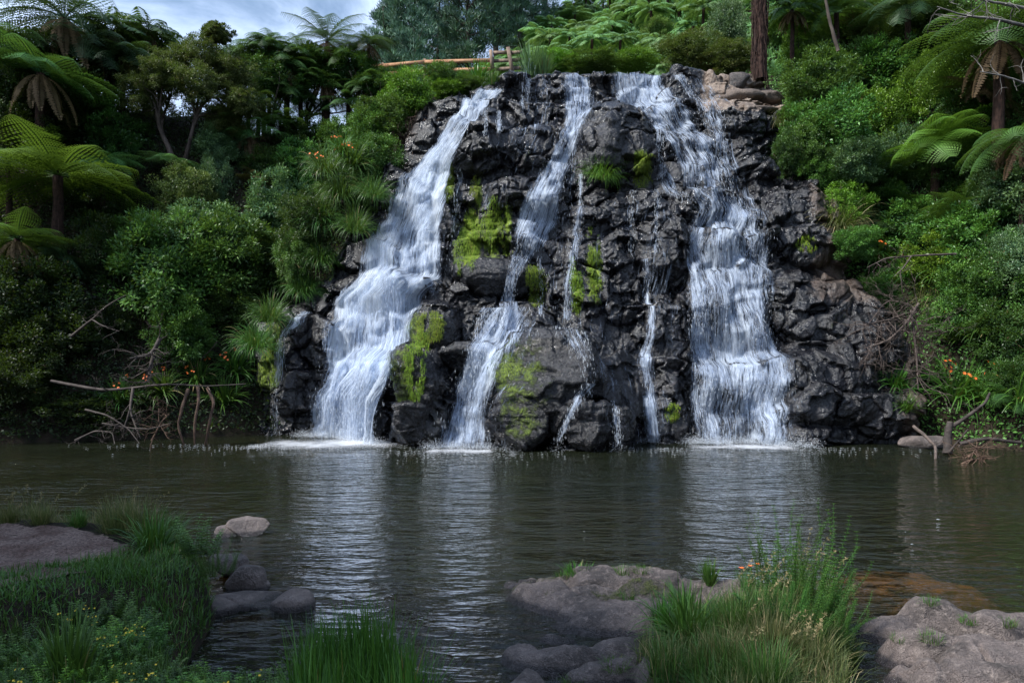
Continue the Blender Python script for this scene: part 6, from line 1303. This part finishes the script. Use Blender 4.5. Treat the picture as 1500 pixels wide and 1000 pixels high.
for i, (a, c, s, sz, lb) in enumerate([(1175, 900, 1.25, 1.7, 'tallest feathery green weed rising from the right foreground mound'), (1150, 890, 1.05, 1.7, 'feathery green weed just left of the tallest one'), (1200, 905, 1.0, 1.35, 'feathery green weed just right of the tallest one'), (1165, 935, 1.1, 1.2, 'dense feathery weed in front of the tallest one'), (1210, 940, .9, 1.1, 'lower feathery weed over the narrow channel'), (1135, 915, 1.0, 1.1, 'feathery weed at the left foot of the tall ones')]): herb(a, c, s, lb, 4, 'grass', name='tall_weed', sz=sz)
def stems(name, label, px, py, n, H, mat, seed, rad=.15, head=True, lean=0.):
    r_ = np.random.default_rng(seed); acc = Acc(); p = near(px, py)
    for k in range(n):
        a = r_.uniform(0, 6.28); q = rad*r_.uniform(); P = wander((q*math.cos(a), q*math.sin(a), 0), (r_.normal(lean, .18), r_.normal(0, .18), 1), H*r_.uniform(.7, 1.1), 14, .05, r_, -.012); P[1:, 2] -= 0
        for i in range(10, 15): P[i] = P[i-1]+(P[i]-P[i-1]+np.array([.012*(i-9), 0, -.010*(i-9)]))*.8
        tubes(acc, [(P, np.linspace(.0028, .0012, 15))], 3)
        if head:
            for i in range(9, 15):
                D = r_.normal(size=(6, 3))*.5+np.array([.1, 0, .6]); leaves(acc, np.repeat(P[i][None], 6, 0), D, r_.normal(size=(6, 3)), .028, .006, .9)
    o = put(name, acc.mesh(name), M[mat]); o.location = p; return tag(o, label, 'grass')
stems('seed_stems', 'tall dry seed heads nodding over the tallest feathery weed', 1190, 890, 7, .78, 'grass_dry', 1)
stems('seed_stems', 'brown seed heads right of the tallest feathery weed', 1225, 905, 8, .5, 'grass_dry', 2)
stems('seed_stems', 'straw seed stems crossing the middle of the right mound', 1090, 900, 9, .55, 'grass_dry', 3, .3)
stems('seed_stems', 'straw seed stems at the front of the right mound', 1150, 985, 10, .5, 'grass_dry', 4, .3)
stems('seed_stems', 'thin dry seed stems standing at the end of the path', 200, 785, 9, .65, 'grass_dry', 5, .3)
stems('seed_stems', 'thin dry seed stems at the left end of the path edge', 55, 765, 9, .42, 'grass_dry', 6, .5)
p = near(1095, 868); t = thing('flower_stems', 'three small orange red flowers on thin stems at the back of the right mound', 'flower', tuple(p)); r_ = np.random.default_rng(4)
for k, dx in enumerate((-.06, .03, .10)):
    acc = Acc(); P = np.array([[dx*.4, 0, 0], [dx*.8, 0, .14], [dx, 0, .24+.02*k]]); tubes(acc, [(P, .0035)], 4); put('stem', acc.mesh('stem'), M['grass'], t)
    acc = Acc(); th = np.arange(6)*1.047; D = np.stack([np.cos(th), np.sin(th), np.full(6, .5)], 1); leaves(acc, np.repeat(P[-1][None], 6, 0), D, np.tile([0, 0, 1.], (6, 1)), .035, .02, .5); put('blossom', acc.mesh('blossom'), M['orange'], t)
for i, (a, c, s, n_, lb) in enumerate([(845, 838, 1.3, 3, 'grass tuft on top of the broad shelf, the largest of its tufts'), (825, 842, .8, 1, 'small grass tuft left of the largest on the broad shelf'), (915, 838, 1.0, 2, 'yellowish tuft on the back of the broad shelf'), (940, 835, .8, 1, 'green tuft right of the yellowish one on the broad shelf'), (920, 872, .8, 1, 'tuft in the middle of the broad shelf'), (805, 868, .5, 1, 'tiny tuft on the left flank of the broad shelf'), (900, 975, .9, 2, 'dry tuft on the grooved lobe at the bottom'), (840, 998, .7, 1, 'tuft by the smallest rock at the bottom edge'), (1362, 880, .7, 1, 'tuft on top of the dome at the left of the corner rocks'), (1420, 908, .7, 1, 'tuft in the gap between domes of the corner rocks'), (1475, 912, .7, 1, 'tuft at the right of the corner rocks'), (1365, 935, .8, 1, 'mossy tuft in the middle of the corner rocks'), (1318, 935, .6, 1, 'tuft at the left flank of the corner rocks')]):
    nclump(a, c, s, lb, 'tuft', 'grass' if i % 3 else 'flax', i)
# ------------------------------------------------------------------ unseen trees added on the near bank to shade the foreground
for i, (x, y, H, r0, lb) in enumerate([(-10.4, 4.0, 9.5, 3.4, 'unseen leafy tree added on the near left bank beside the viewer to shade the path'), (-8.2, 1.0, 9.5, 3.3, 'unseen leafy tree added close beside the first one on the near left bank for shade')]):
    z = float(terrain(np.array(x), np.array(y))); t = thing('tree', lb, 'tree', (x, y, z)); r_ = np.random.default_rng(i+70); acc = Acc(); cr = Acc(); tips = []
    branchy(acc, (0, 0, -.3), (0, 0, 1), H*.8, .2, r_, 1, .04, 5, 7, .02, .45, tips); put('trunk', acc.mesh('trunk'), M['bark'], t)
    src = SH['glossy'][i]; n = len(src.vertices); co = np.empty(n*3, np.float32); src.vertices.foreach_get('co', co); co = co.reshape(-1, 4, 3); tv = np.empty(n, np.float32); src.attributes['tint'].data.foreach_get('value', tv)
    for k in range(9):
        e = np.array([math.cos(k*2.4)*r0*.5*(k > 0), math.sin(k*2.4)*r0*.5*(k > 0), H-.3*(k % 3)-.2]); c = co.mean(1, keepdims=True); V = (c*np.array([r0*.5, r0*.5, r0*.36])+(co-c)*1.5).reshape(-1, 3)+e; cr.add(V, np.arange(len(V)).reshape(-1, 4), tv)
    put('crown', cr.mesh('crown'), M['leaf_mid'], t)
